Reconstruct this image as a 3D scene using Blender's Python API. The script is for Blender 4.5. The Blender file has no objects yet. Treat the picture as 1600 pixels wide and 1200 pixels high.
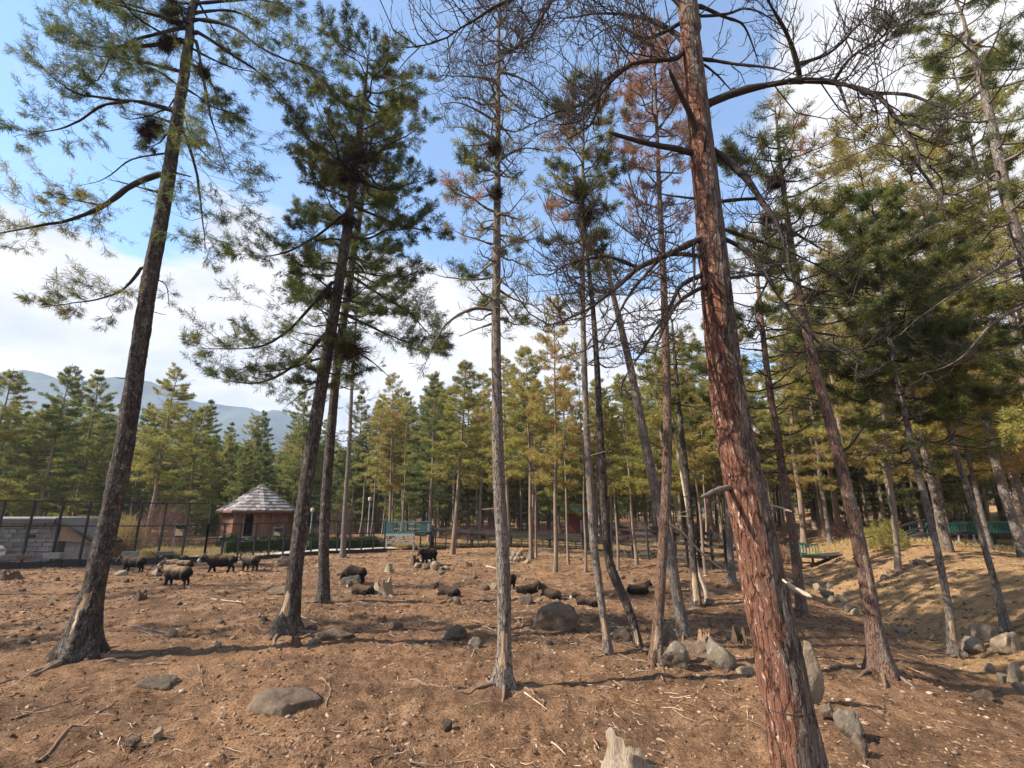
import bpy, bmesh, math, random
import numpy as np
from math import radians, sin, cos, pi
from mathutils import Vector, Matrix

rng = np.random.default_rng(11)
random.seed(11)
scene = bpy.context.scene
COL = scene.collection

# ------------------------------------------------------------------ camera
F_PX, PITCH, CAM_Z = 775.0, radians(14.5), 2.6
cam_data = bpy.data.cameras.new('camera')
cam_data.sensor_width = 36.0
cam_data.lens = F_PX / 1600 * 36.0
cam_data.clip_start = 0.05
cam_data.clip_end = 9000
cam = bpy.data.objects.new('camera', cam_data)
COL.objects.link(cam)
cam.location = (0, 0, CAM_Z)
cam.rotation_euler = (radians(90) + PITCH, 0, 0)
scene.camera = cam

# ------------------------------------------------------------------ sun, sky, exposure
SUN_ELEV = radians(38)
SUN_FROM = Vector((-cos(SUN_ELEV) * cos(radians(12)), -cos(SUN_ELEV) * sin(radians(12)), sin(SUN_ELEV)))   # towards the sun: left, a little behind
sun_data = bpy.data.lights.new('sun', 'SUN')
sun_data.energy = 5.0
sun_data.angle = radians(0.53)
sun_data.color = (1.0, 0.90, 0.76)
sun = bpy.data.objects.new('sun', sun_data)
COL.objects.link(sun)
sun.rotation_euler = SUN_FROM.to_track_quat('Z', 'Y').to_euler()
scene.view_settings.view_transform = 'Standard'
scene.view_settings.look = 'None'
scene.view_settings.exposure = 1.24
scene.view_settings.gamma = 1.0
scene.view_settings.use_curve_mapping = False
scene.cycles.max_bounces = 5
scene.cycles.diffuse_bounces = 3
scene.cycles.transmission_bounces = 3
scene.cycles.volume_bounces = 0
scene.cycles.transparent_max_bounces = 6


class NT:
    """small helper round a node tree"""
    def __init__(self, tree):
        self.t = tree
        self.n = tree.nodes
        self.l = tree.links

    def node(self, kind, ins=None, **props):
        nd = self.n.new(kind)
        for k, v in props.items():
            setattr(nd, k, v)
        for k, v in (ins or {}).items():
            s = nd.inputs[k]
            if isinstance(v, bpy.types.NodeSocket):
                self.l.new(v, s)
            else:
                s.default_value = v
        return nd

    def math(self, op, a, b=0.0, c=0.0, clamp=False):
        return self.node('ShaderNodeMath', {0: a, 1: b, 2: c}, operation=op, use_clamp=clamp).outputs[0]

    def mix(self, fac, a, b, blend='MIX'):
        nd = self.n.new('ShaderNodeMix')
        nd.data_type = 'RGBA'
        nd.blend_type = blend
        for s, v in ((nd.inputs[0], fac), (nd.inputs[6], a), (nd.inputs[7], b)):
            if isinstance(v, bpy.types.NodeSocket):
                self.l.new(v, s)
            else:
                s.default_value = (*v, 1) if isinstance(v, tuple) and len(v) == 3 else v
        return nd.outputs[2]

    def ramp(self, fac, stops, interp='LINEAR'):
        nd = self.n.new('ShaderNodeValToRGB')
        nd.color_ramp.interpolation = interp
        e = nd.color_ramp.elements
        while len(e) < len(stops):
            e.new(0.5)
        for i, (p, c) in enumerate(stops):
            e[i].position = p
            e[i].color = (*c, 1) if isinstance(c, tuple) else (c, c, c, 1)
        self.l.new(fac, nd.inputs[0])
        return nd.outputs[0]

    def noise(self, vec, scale, detail=5, rough=0.55, dist=0.0):
        ins = {'Scale': scale, 'Detail': detail, 'Roughness': rough, 'Distortion': dist}
        if vec is not None:
            ins['Vector'] = vec
        return self.node('ShaderNodeTexNoise', ins).outputs[0]

    def range(self, v, a, b, c=0.0, d=1.0, smooth=True):
        return self.node('ShaderNodeMapRange', {0: v, 1: a, 2: b, 3: c, 4: d},
                         interpolation_type='SMOOTHSTEP' if smooth else 'LINEAR').outputs[0]


world = bpy.data.worlds.new('World')
scene.world = world
world.use_nodes = True
wt = NT(world.node_tree)
wt.n.clear()
sky = wt.n.new('ShaderNodeTexSky')
sky.sky_type = 'NISHITA'
sky.sun_disc = False
sky.sun_elevation = SUN_ELEV
sky.sun_rotation = math.atan2(SUN_FROM.x, SUN_FROM.y)
sky.altitude = 2400
sky.air_density = 1.0
sky.dust_density = 0.6
sky.ozone_density = 1.5
tc = wt.node('ShaderNodeTexCoord').outputs['Generated']
sep = wt.node('ShaderNodeSeparateXYZ', {0: tc})
dx, dy, dz = sep.outputs
zz = wt.math('ADD', wt.math('MAXIMUM', dz, 0.0), 0.22)
plane = wt.node('ShaderNodeCombineXYZ', {0: wt.math('DIVIDE', dx, zz), 1: wt.math('DIVIDE', dy, zz), 2: 3.1}).outputs[0]
cn = wt.noise(plane, 0.95, 7, 0.52, 0.25)
cn2 = wt.noise(plane, 3.2, 6, 0.6)
bias_r = wt.range(wt.math('DIVIDE', dx, wt.math('ADD', wt.math('ABSOLUTE', dy), 0.25)), 0.30, 0.66, 0.0, 0.42)
bias_l = wt.range(dz, 0.52, 0.32, 0.0, 0.36)
cov = wt.math('ADD', wt.math('ADD', wt.math('MULTIPLY_ADD', cn, 1.9, -0.45), bias_r), bias_l)
mask = wt.range(cov, 0.63, 0.74)
wisps = wt.math('MULTIPLY', wt.range(cn2, 0.45, 0.8), 0.16)
mask = wt.math('MAXIMUM', mask, wisps)
shade = wt.range(wt.math('ADD', wt.math('MULTIPLY', cn2, 0.5), wt.math('MULTIPLY', cov, 0.3)), 0.33, 0.62)
cloud = wt.mix(shade, (4.4, 4.8, 5.5), (7.2, 7.1, 7.1))
hazy = wt.mix(1.0, sky.outputs[0], (1.66, 2.26, 2.45), 'MULTIPLY')
hazy = wt.mix(0.12, hazy, (6.2, 6.4, 6.7))
skycol = wt.mix(mask, hazy, cloud)
bg = wt.node('ShaderNodeBackground', {0: skycol, 1: 0.068})
wo = wt.node('ShaderNodeOutputWorld', {0: bg.outputs[0]})

# ------------------------------------------------------------------ noise in numpy


def _hash(ix, iy, iz):
    h = (ix * 374761393 + iy * 668265263 + iz * 2147483647 + 144665) & 0xFFFFFFFF
    h = ((h ^ (h >> 13)) * 1274126177) & 0xFFFFFFFF
    h = h ^ (h >> 16)
    return (h & 0xFFFF) / 65535.0


def vnoise(p):
    p = np.asarray(p, float)
    i = np.floor(p).astype(np.int64)
    f = p - i
    f = f * f * (3 - 2 * f)
    x, y, z = i[..., 0], i[..., 1], i[..., 2]
    fx, fy, fz = f[..., 0], f[..., 1], f[..., 2]
    r = 0
    for a in (0, 1):
        for b in (0, 1):
            for c in (0, 1):
                w = (fx if a else 1 - fx) * (fy if b else 1 - fy) * (fz if c else 1 - fz)
                r = r + w * _hash(x + a, y + b, z + c)
    return r * 2 - 1


def fbm(p, octaves=4, gain=0.5):
    p = np.asarray(p, float)
    r, a, s = 0, 1.0, 1.0
    for k in range(octaves):
        r = r + a * vnoise(p * s + 17.3 * k)
        a *= gain
        s *= 2.03
    return r


def sstep(a, b, x):
    t = np.clip((x - a) / (b - a), 0, 1)
    return t * t * (3 - 2 * t)


# ------------------------------------------------------------------ pixels of the photograph to rays
CP, SP = cos(PITCH), sin(PITCH)
CAMP = np.array([0, 0, CAM_Z])


def ray(px, py):
    u, v = (px - 800.0) / F_PX, (600.0 - py) / F_PX
    return np.array([u, CP - v * SP, SP + v * CP])


def on_plane_z(px, py, z):
    d = ray(px, py)
    return CAMP + d * ((z - CAM_Z) / d[2])


def on_depth(px, py, Y):
    d = ray(px, py)
    return CAMP + d * (Y / d[1])


def depth_of(p):
    return p[1] * CP + (p[2] - CAM_Z) * SP


def metres(wpx, p):
    """width in metres of something wpx pixels wide standing at point p"""
    dep = depth_of(p)
    return wpx * dep / F_PX * cos(math.atan2(p[0], dep))


# ------------------------------------------------------------------ the lie of the land
G_PX = [(1800, 1190), (1690, 1120), (1600, 1066), (1520, 1030), (1430, 990), (1350, 960), (1300, 935), (1268, 908), (1245, 884)]
GL = np.array([on_plane_z(a, b, -0.5)[:2] for a, b in G_PX])
GL = np.vstack([[GL[0] + (14, -3)], GL, [GL[-1] + (12, 32)], [GL[-1] + (80, 320)]])


def gully(x, y):
    """signed distance to the stream gully (positive on its far, right-hand side)"""
    best = np.full(np.shape(x), 1e9)
    for i in range(len(GL) - 1):
        a, b = GL[i], GL[i + 1]
        ab = b - a
        t = np.clip(((x - a[0]) * ab[0] + (y - a[1]) * ab[1]) / (ab @ ab), 0, 1)
        best = np.minimum(best, np.hypot(x - (a[0] + t * ab[0]), y - (a[1] + t * ab[1])))
    sign = np.where(x > np.interp(y, GL[:, 1], GL[:, 0]), 1.0, -1.0)
    return best * sign


def height(x, y, fine=False):
    x, y = np.asarray(x, float), np.asarray(y, float)
    p = np.stack([x, y, np.zeros_like(x)], -1)
    s = gully(x, y)
    near = sstep(400, 60, np.hypot(x, y))
    h = 0.11 * fbm(p * 0.14, 3) * near
    h = h - 0.55 * np.exp(-(s / 1.7) ** 2) * near
    h = h + (0.95 * sstep(0.3, 6.0, s) - 0.35 * sstep(6.5, 11.0, s)) * near
    far = np.clip(s - 15, 0, 90)
    h = h + 0.085 * far * sstep(8, 20, x)
    h = h + 0.012 * np.clip(y - 48, 0, 150)
    if fine:
        n = sstep(60, 18, np.hypot(x, y))
        h = h + n * (0.042 * fbm(p * 0.9 + 5, 3) + 0.032 * fbm(p * 3.1, 3) + 0.026 * fbm(p * 9.7 + 9, 2))
        ridge = 1 - np.abs(fbm(p * 0.55 + 31, 2))
        h = h + n * 0.03 * np.clip(ridge - 0.75, 0, 1) * 4
    return h


def ground(px, py):
    d = ray(px, py)
    lo, t = 0.0, 0.5
    while t < 400:
        q = CAMP + d * t
        if q[2] < height(q[0], q[1]):
            break
        lo, t = t, t * 1.03 + 0.02
    hi = t
    for _ in range(24):
        m = (lo + hi) / 2
        q = CAMP + d * m
        if q[2] < height(q[0], q[1]):
            hi = m
        else:
            lo = m
    q = CAMP + d * hi
    q[2] = float(height(q[0], q[1], True))
    return q


def gz(x, y):
    return float(height(x, y, True))


# ------------------------------------------------------------------ mesh helpers
class Geo:
    def __init__(self):
        self.V, self.F, self.nv = [], [], 0

    def add(self, V, F, mat=0, tint=0.5):
        V = np.asarray(V, float).reshape(-1, 3)
        F = np.asarray(F, np.int64)
        t = np.broadcast_to(np.asarray(tint, float), (len(F),)) if np.ndim(tint) < 2 else tint
        self.V.append(V)
        self.F.append((F + self.nv, mat, np.array(t)))
        self.nv += len(V)
        return self

    def tubes(self, P, R, S=4, mat=0, tint=0.5):
        """P [N,K,3] polylines, R [N,K] radii"""
        P = np.asarray(P, float)
        if P.ndim == 2:
            P = P[None]
        if len(P) == 0:
            return self
        R = np.broadcast_to(np.asarray(R, float), P.shape[:2])
        N, K = P.shape[:2]
        T = np.gradient(P, axis=1)
        T /= np.linalg.norm(T, axis=2, keepdims=True) + 1e-9
        mt = np.abs(T.mean(1)[:, 2]) > 0.75
        ref = np.where(mt[:, None], np.array([1.0, 0.05, 0]), np.array([0.0, 0.02, 1.0]))[:, None, :]
        A = np.cross(T, ref)
        A /= np.linalg.norm(A, axis=2, keepdims=True) + 1e-9
        B = np.cross(T, A)
        th = np.arange(S) / S * 2 * pi
        V = P[:, :, None] + R[:, :, None, None] * (A[:, :, None] * np.cos(th)[:, None] + B[:, :, None] * np.sin(th)[:, None])
        i = np.arange(N)[:, None, None] * K * S + np.arange(K - 1)[None, :, None] * S
        j = np.arange(S)[None, None]
        a, b = i + j, i + (j + 1) % S
        Fq = np.stack([a, a + S, b + S, b], -1).reshape(-1, 4)
        tt = np.repeat(np.broadcast_to(np.asarray(tint, float), (N,)), (K - 1) * S)
        self.add(V, Fq, mat, tt)
        return self

    def box(self, c, s, rot=None, mat=0, tint=0.5):
        v = np.array([[x, y, z] for x in (-.5, .5) for y in (-.5, .5) for z in (-.5, .5)]) * np.asarray(s, float)
        if rot is not None:
            v = v @ np.asarray(rot, float).T
        f = [(0, 1, 3, 2), (4, 6, 7, 5), (0, 4, 5, 1), (2, 3, 7, 6), (0, 2, 6, 4), (1, 5, 7, 3)]
        return self.add(v + np.asarray(c, float), f, mat, tint)

    def bar(self, a, b, w, h=None, mat=0, tint=0.5, up=(0, 0, 1)):
        """a square bar from a to b, w wide and h tall"""
        a, b = np.asarray(a, float), np.asarray(b, float)
        h = w if h is None else h
        t = b - a
        L = np.linalg.norm(t)
        t = t / L
        up = np.asarray(up, float)
        if abs(t @ up) > 0.98:
            up = np.array([0, 1.0, 0])
        s = np.cross(t, up)
        s /= np.linalg.norm(s)
        u = np.cross(s, t)
        return self.box((a + b) / 2, (L, w, h), np.stack([t, s, u], 1), mat, tint)

    def build(self, name, mats, parent=None, smooth=True, origin=None, vattr=None):
        V = np.concatenate(self.V) if self.V else np.zeros((0, 3))
        if origin is not None:
            V = V - np.asarray(origin, float)
        me = bpy.data.meshes.new(name)
        me.vertices.add(len(V))
        me.vertices.foreach_set('co', V.astype(np.float32).ravel())
        loops, starts, mi, ti, off = [], [], [], [], 0
        for Fk, m, t in self.F:
            k = Fk.shape[1]
            loops.append(Fk.ravel())
            starts.append(off + np.arange(len(Fk)) * k)
            off += Fk.size
            mi.append(np.full(len(Fk), m))
            ti.append(t)
        if loops:
            loops, starts = np.concatenate(loops), np.concatenate(starts)
            me.loops.add(len(loops))
            me.loops.foreach_set('vertex_index', loops.astype(np.int32))
            me.polygons.add(len(starts))
            me.polygons.foreach_set('loop_start', starts.astype(np.int32))
            me.polygons.foreach_set('material_index', np.concatenate(mi).astype(np.int32))
            me.polygons.foreach_set('use_smooth', np.full(len(starts), smooth))
            at = me.attributes.new('tint', 'FLOAT', 'FACE')
            at.data.foreach_set('value', np.concatenate(ti).astype(np.float32))
        for m in (mats if isinstance(mats, (list, tuple)) else [mats]):
            me.materials.append(m)
        me.update(calc_edges=True)
        for k, a in (vattr or {}).items():
            at = me.attributes.new(k, 'FLOAT', 'POINT')
            at.data.foreach_set('value', np.asarray(a, np.float32))
        o = bpy.data.objects.new(name, me)
        COL.objects.link(o)
        if parent is not None:
            o.parent = parent
        elif origin is not None:
            o.location = origin
        return o


def tag(o, label=None, cat=None, group=None, kind=None):
    for k, v in (('label', label), ('category', cat), ('group', group), ('kind', kind)):
        if v:
            o[k] = v
    return o


def thing(name, label, cat, loc=(0, 0, 0), rz=0.0, group=None):
    o = bpy.data.objects.new(name, None)
    o.empty_display_size = 0.2
    COL.objects.link(o)
    o.location = tuple(float(v) for v in loc)
    o.rotation_euler = (0, 0, rz)
    return tag(o, label, cat, group)


def dup(root, loc, rz=0.0, scale=1.0, label=None, group=None):
    """copy a thing with its parts and sub-parts"""
    r = root.copy()
    COL.objects.link(r)
    r.location = tuple(float(v) for v in loc)
    r.rotation_euler = (root.rotation_euler.x, root.rotation_euler.y, rz)
    r.scale = (scale,) * 3 if np.ndim(scale) == 0 else scale
    if label:
        r['label'] = label
    if group:
        r['group'] = group
    for ch in KIDS.get(root.name, []):
        c = ch.copy()
        COL.objects.link(c)
        c.parent = r
        for g in KIDS.get(ch.name, []):
            d = g.copy()
            COL.objects.link(d)
            d.parent = c
    return r


KIDS = {}


def remember(root):
    """note a prototype's children once (Object.children is slow)"""
    for c in root.children:
        KIDS.setdefault(root.name, []).append(c)
        for g in c.children:
            KIDS.setdefault(c.name, []).append(g)
    return root


# ------------------------------------------------------------------ materials
def material(name):
    m = bpy.data.materials.new(name)
    m.use_nodes = True
    t = NT(m.node_tree)
    b = t.n['Principled BSDF']
    b.inputs['Specular IOR Level'].default_value = 0.25
    b.inputs['Roughness'].default_value = 0.85
    return m, t, b


def objco(t):
    return t.node('ShaderNodeTexCoord').outputs['Object']


def mapped(t, vec, scale):
    return t.node('ShaderNodeMapping', {'Vector': vec, 'Scale': scale}).outputs[0]


def bump(t, b, h, strength, dist):
    n = t.node('ShaderNodeBump', {'Height': h, 'Strength': strength, 'Distance': dist})
    t.l.new(n.outputs[0], b.inputs['Normal'])


def attr(t, name):
    return t.node('ShaderNodeAttribute', attribute_name=name).outputs['Fac']


def plain(name, c, rough=0.8, var=0.25, scale=6.0, spec=0.25, stretch=(1, 1, 1), metal=0.0, bmp=0.0):
    m, t, b = material(name)
    v = mapped(t, objco(t), stretch)
    n = t.noise(v, scale, 5, 0.6)
    lo = tuple(x * (1 - var) for x in c)
    hi = tuple(min(x * (1 + var), 0.95) for x in c)
    tn = attr(t, 'tint')
    col = t.ramp(t.math('ADD', t.math('MULTIPLY', n, 0.7), t.math('MULTIPLY', tn, 0.3)), [(0.3, lo), (0.7, hi)])
    t.l.new(col, b.inputs['Base Color'])
    b.inputs['Roughness'].default_value = rough
    b.inputs['Specular IOR Level'].default_value = spec
    b.inputs['Metallic'].default_value = metal
    if bmp:
        bump(t, b, n, 0.6, bmp)
    return m


def bark_mat(name, cracks, body, plate, lichen, fleck=(0.5, 0.42, 0.33), red=None, scale=1.0, lich_amt=0.5, fleck_amt=0.5, zs=0.13, crack_amt=0.85):
    m, t, b = material(name)
    co = objco(t)
    wob = t.node('ShaderNodeVectorMath', {0: t.node('ShaderNodeTexNoise', {'Vector': co, 'Scale': 6.0, 'Detail': 3.0}).outputs[1], 1: (0.07, 0.07, 0.07)}, operation='MULTIPLY').outputs[0]
    wco = t.node('ShaderNodeVectorMath', {0: co, 1: wob}, operation='ADD').outputs[0]
    v = mapped(t, wco, (1, 1, zs))
    vf = mapped(t, wco, (1, 1, 0.30))
    vor = t.node('ShaderNodeTexVoronoi', {'Vector': v, 'Scale': 30.0 * scale, 'Randomness': 1.0}, feature='DISTANCE_TO_EDGE').outputs['Distance']
    n1 = t.noise(v, 62 * scale, 6, 0.7)
    n2 = t.noise(v, 15 * scale, 5, 0.65)
    n3 = t.noise(co, 2.2, 4, 0.6)
    n5 = t.noise(vf, 42 * scale, 5, 0.7)
    col = t.mix(t.range(n2, 0.36, 0.66), body, plate)
    if red is not None:
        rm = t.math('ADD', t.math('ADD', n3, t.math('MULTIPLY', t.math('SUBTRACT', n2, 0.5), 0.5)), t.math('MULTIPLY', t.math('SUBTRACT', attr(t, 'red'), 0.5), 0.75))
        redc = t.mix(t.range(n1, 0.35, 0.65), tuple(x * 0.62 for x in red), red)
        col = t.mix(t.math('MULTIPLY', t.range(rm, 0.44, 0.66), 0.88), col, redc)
    col = t.mix(t.math('MULTIPLY', t.range(n5, 0.575, 0.66), fleck_amt), col, fleck)
    li = t.noise(co, 7.0, 6, 0.7)
    li_mask = t.math('MULTIPLY', t.range(li, 0.54, 0.66), lich_amt)
    if red is not None:
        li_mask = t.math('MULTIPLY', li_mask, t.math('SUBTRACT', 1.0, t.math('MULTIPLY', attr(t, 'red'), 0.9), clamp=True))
    col = t.mix(li_mask, col, lichen)
    crack = t.range(t.math('ADD', vor, t.math('MULTIPLY', t.math('SUBTRACT', n5, 0.5), 0.30)), -0.02, 0.075)
    fine = t.range(n1, 0.30, 0.44)
    col = t.mix(t.math('MULTIPLY', t.math('SUBTRACT', 1.0, fine), 0.75), col, cracks)
    col = t.mix(t.math('MULTIPLY', t.math('SUBTRACT', 1.0, crack), crack_amt), col, cracks)
    sc = attr(t, 'scar')
    wood = t.ramp(t.noise(mapped(t, co, (14, 14, 0.9)), 3.0, 5), [(0.3, (0.10, 0.058, 0.035)), (0.48, (0.30, 0.205, 0.13)), (0.6, (0.40, 0.30, 0.20)), (0.75, (0.56, 0.44, 0.31))])
    smask = t.range(t.math('ADD', sc, t.math('MULTIPLY', t.math('SUBTRACT', t.noise(mapped(t, co, (1, 1, .45)), 11.0, 6, 0.75), 0.5), 2.0)), 0.45, 0.58)
    smask = t.math('MULTIPLY', smask, t.range(sc, 0.02, 0.12))
    col = t.mix(smask, col, wood)
    t.l.new(col, b.inputs['Base Color'])
    b.inputs['Roughness'].default_value = 0.9
    b.inputs['Specular IOR Level'].default_value = 0.15
    hgt = t.math('ADD', t.math('MULTIPLY', crack, 0.5), t.math('ADD', t.math('MULTIPLY', n1, 0.5), t.math('MULTIPLY', n5, 0.5)))
    hgt = t.math('MULTIPLY', hgt, t.math('SUBTRACT', 1.0, t.math('MULTIPLY', smask, 0.85)))
    bump(t, b, hgt, 0.9, 0.035 / scale)
    return m


def needle_mat(name, stops, transl=0.30):
    m = bpy.data.materials.new(name)
    m.use_nodes = True
    t = NT(m.node_tree)
    t.n.remove(t.n['Principled BSDF'])
    ri = t.node('ShaderNodeObjectInfo').outputs['Random']
    tn = t.math('ADD', attr(t, 'tint'), t.math('MULTIPLY', t.math('SUBTRACT', ri, 0.5), 0.22), clamp=True)
    col = t.ramp(tn, stops)
    d = t.node('ShaderNodeBsdfDiffuse', {0: col})
    tr = t.node('ShaderNodeBsdfTranslucent', {0: col})
    mx = t.node('ShaderNodeMixShader', {0: transl, 1: d.outputs[0], 2: tr.outputs[0]})
    t.l.new(mx.outputs[0], t.n['Material Output'].inputs[0])
    return m


M = {}
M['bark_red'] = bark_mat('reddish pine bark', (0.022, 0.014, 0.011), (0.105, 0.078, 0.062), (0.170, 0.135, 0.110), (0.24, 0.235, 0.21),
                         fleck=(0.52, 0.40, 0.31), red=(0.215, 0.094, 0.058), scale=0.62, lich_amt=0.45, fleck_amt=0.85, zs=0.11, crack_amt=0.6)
M['bark_dark'] = bark_mat('dark furrowed pine bark', (0.016, 0.013, 0.011), (0.050, 0.041, 0.035), (0.105, 0.086, 0.072), (0.30, 0.29, 0.26), fleck=(0.30, 0.25, 0.205), scale=0.62, lich_amt=0.45, fleck_amt=0.6, zs=0.30)
M['bark_grey'] = bark_mat('grey pine bark', (0.030, 0.024, 0.020), (0.135, 0.110, 0.092), (0.215, 0.180, 0.150), (0.33, 0.325, 0.295), fleck=(0.42, 0.37, 0.31), scale=0.9, lich_amt=0.65, fleck_amt=.6, zs=0.2)
M['bark_brown'] = bark_mat('brown pine bark', (0.026, 0.018, 0.014), (0.115, 0.087, 0.070), (0.195, 0.152, 0.123), (0.30, 0.285, 0.25), fleck=(0.40, 0.33, 0.27), red=(0.185, 0.105, 0.074), scale=0.9, lich_amt=0.5, zs=0.16)
M['needles_old'] = needle_mat('old caught needles', [(0, (0.040, 0.028, 0.020)), (.5, (0.085, 0.056, 0.038)), (1, (0.15, 0.10, 0.07))], 0.2)
M['bark_far'] = plain('distant pine bark', (0.19, 0.145, 0.112), 0.9, 0.5, 2.5, 0.1, (3, 3, 0.5))
M['twig'] = plain('dark twigs', (0.050, 0.040, 0.034), 0.85, 0.3, 5)
M['limb'] = plain('dark limbs', (0.040, 0.032, 0.027), 0.9, 0.5, 9, 0.2, (1, 1, 1), 0, 0.01)
M['limb_grey'] = plain('grey dead limbs', (0.14, 0.115, 0.095), 0.9, 0.4, 9, 0.2, (1, 1, 1), 0, 0.01)
M['root_soil'] = plain('earthy root bark', (0.17, 0.115, 0.080), .9, .4, 8, .1, (2, 2, 2), 0, .01)
M['deadwood'] = plain('bleached dead wood', (0.38, 0.315, 0.24), 0.8, 0.4, 8, 0.2, (1, 1, 1), 0, 0.01)
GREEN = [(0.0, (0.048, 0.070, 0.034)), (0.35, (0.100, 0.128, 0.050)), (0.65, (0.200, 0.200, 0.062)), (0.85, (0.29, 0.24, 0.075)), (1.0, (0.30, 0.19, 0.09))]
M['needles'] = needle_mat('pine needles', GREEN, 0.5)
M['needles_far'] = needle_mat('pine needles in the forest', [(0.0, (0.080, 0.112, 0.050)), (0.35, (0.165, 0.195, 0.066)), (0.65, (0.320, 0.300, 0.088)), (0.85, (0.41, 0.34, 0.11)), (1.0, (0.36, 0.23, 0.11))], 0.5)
M['needles_dead'] = needle_mat('dead brown needles', [(0.0, (0.14, 0.080, 0.055)), (0.5, (0.36, 0.205, 0.140)), (1.0, (0.50, 0.33, 0.24))], 0.4)
# ------------------------------------------------------------------ ground
def build_ground():
    th = np.concatenate([np.arange(-66, 66, 0.235), np.arange(66, 294, 4.0)])
    th = np.radians(th)
    r = [0.4]
    while r[-1] < 2500:
        k = 1.35 if r[-1] < 3 else (1.0105 if r[-1] < 45 else (1.03 if r[-1] < 150 else 1.15))
        r.append(r[-1] * k)
    r = np.array(r)
    X, Y = np.sin(th)[None] * r[:, None], np.cos(th)[None] * r[:, None]
    Z = height(X, Y, True)
    far = sstep(170, 420, r)[:, None]
    Z = Z * (1 - far) + 3.2 * far * 0
    V = np.stack([X, Y, Z], -1)
    nr, nt = X.shape
    i = np.arange(nr - 1)[:, None] * nt
    j = np.arange(nt)[None]
    a, b = i + j, i + (j + 1) % nt
    F = np.stack([a, b, b + nt, a + nt], -1).reshape(-1, 4)
    g = Geo()
    g.add(V, F)
    c = len(V.reshape(-1, 3))
    g.add([[0, 0, gz(0, 0)]], np.zeros((0, 3), int))
    ring = np.arange(nt)
    g.F.append((np.stack([np.full(nt, c), (ring + 1) % nt, ring], -1), 0, np.full(nt, 0.5)))
    s = gully(X, Y)
    straw = np.concatenate([(sstep(-2.5, 1.5, s) * 0.85 + 0.42 * sstep(12, 30, Y)).ravel(), [0]])  # bank straw, plus sunlit brightness painted in towards the back of the yard
    wet = np.concatenate([np.exp(-(s / 1.2) ** 2).ravel(), [0]])
    m, t, b = material('trodden earth')
    co = objco(t)
    n1, n2, n3 = t.noise(co, 0.35, 5, 0.6), t.noise(co, 2.6, 6, 0.65), t.noise(co, 17, 5, 0.7)
    n4 = t.noise(co, 60, 3, 0.7)
    col = t.ramp(n2, [(0.28, (0.105, 0.057, 0.031)), (0.5, (0.255, 0.143, 0.077)), (0.72, (0.375, 0.235, 0.140))])
    col = t.mix(t.math('MULTIPLY', t.range(n1, 0.48, 0.64), 0.55), col, (0.37, 0.208, 0.108))
    col = t.mix(t.math('MULTIPLY', t.range(t.noise(co, 0.55, 6, 0.68), 0.52, 0.40), 0.6), col, (0.085, 0.052, 0.034))
    straw_sun = t.ramp(n2, [(0.3, (0.29, 0.165, 0.075)), (0.6, (0.46, 0.29, 0.145)), (0.8, (0.54, 0.39, 0.215))])
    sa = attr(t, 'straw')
    col = t.mix(t.range(t.math('ADD', sa, t.math('MULTIPLY', t.math('SUBTRACT', n1, 0.5), 0.8)), 0.2, 0.85), col, straw_sun)
    col = t.mix(t.math('MULTIPLY', t.range(t.noise(co, 0.9, 6, 0.7), 0.56, 0.70), 0.45), col, (0.125, 0.105, 0.045))
    col = t.mix(t.range(n3, 0.58, 0.72), col, (0.37, 0.25, 0.165))
    col = t.mix(t.range(n3, 0.46, 0.30), col, (0.070, 0.038, 0.024))
    col = t.mix(t.math('MULTIPLY', t.range(t.noise(co, 32, 4, 0.7), 0.50, 0.36), 0.75), col, (0.060, 0.034, 0.023))
    col = t.mix(t.math('MULTIPLY', t.range(n4, 0.62, 0.72), 0.7), col, (0.42, 0.31, 0.22))
    t.l.new(col, b.inputs['Base Color'])
    b.inputs['Roughness'].default_value = 0.95
    b.inputs['Specular IOR Level'].default_value = 0.1
    bump(t, b, t.math('ADD', t.math('MULTIPLY', n3, 0.8), t.math('ADD', t.math('MULTIPLY', n4, 0.35), t.math('MULTIPLY', t.noise(co, 7, 5, .7), 0.9))), 1.0, 0.085)
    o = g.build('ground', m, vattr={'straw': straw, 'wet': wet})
    o['kind'] = 'structure'


build_ground()


# ------------------------------------------------------------------ trunks
def spline(pts, n):
    P = np.asarray(pts, float)
    if len(P) < 3:
        t = np.linspace(0, 1, n)[:, None]
        return P[0] * (1 - t) + P[-1] * t
    E = np.vstack([2 * P[0] - P[1], P, 2 * P[-1] - P[-2]])
    seg = np.linalg.norm(np.diff(P[:, :3], axis=0), axis=1)
    cum = np.concatenate([[0], np.cumsum(seg)])
    s = np.linspace(0, cum[-1], n)
    i = np.clip(np.searchsorted(cum, s, side='right') - 1, 0, len(P) - 2)
    u = ((s - cum[i]) / np.maximum(seg[i], 1e-9))[:, None]
    a, b, c, d = E[i], E[i + 1], E[i + 2], E[i + 3]
    return 0.5 * (2 * b + (c - a) * u + (2 * a - 5 * b + 4 * c - d) * u ** 2 + (3 * b - a - 3 * c + d) * u ** 3)


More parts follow.
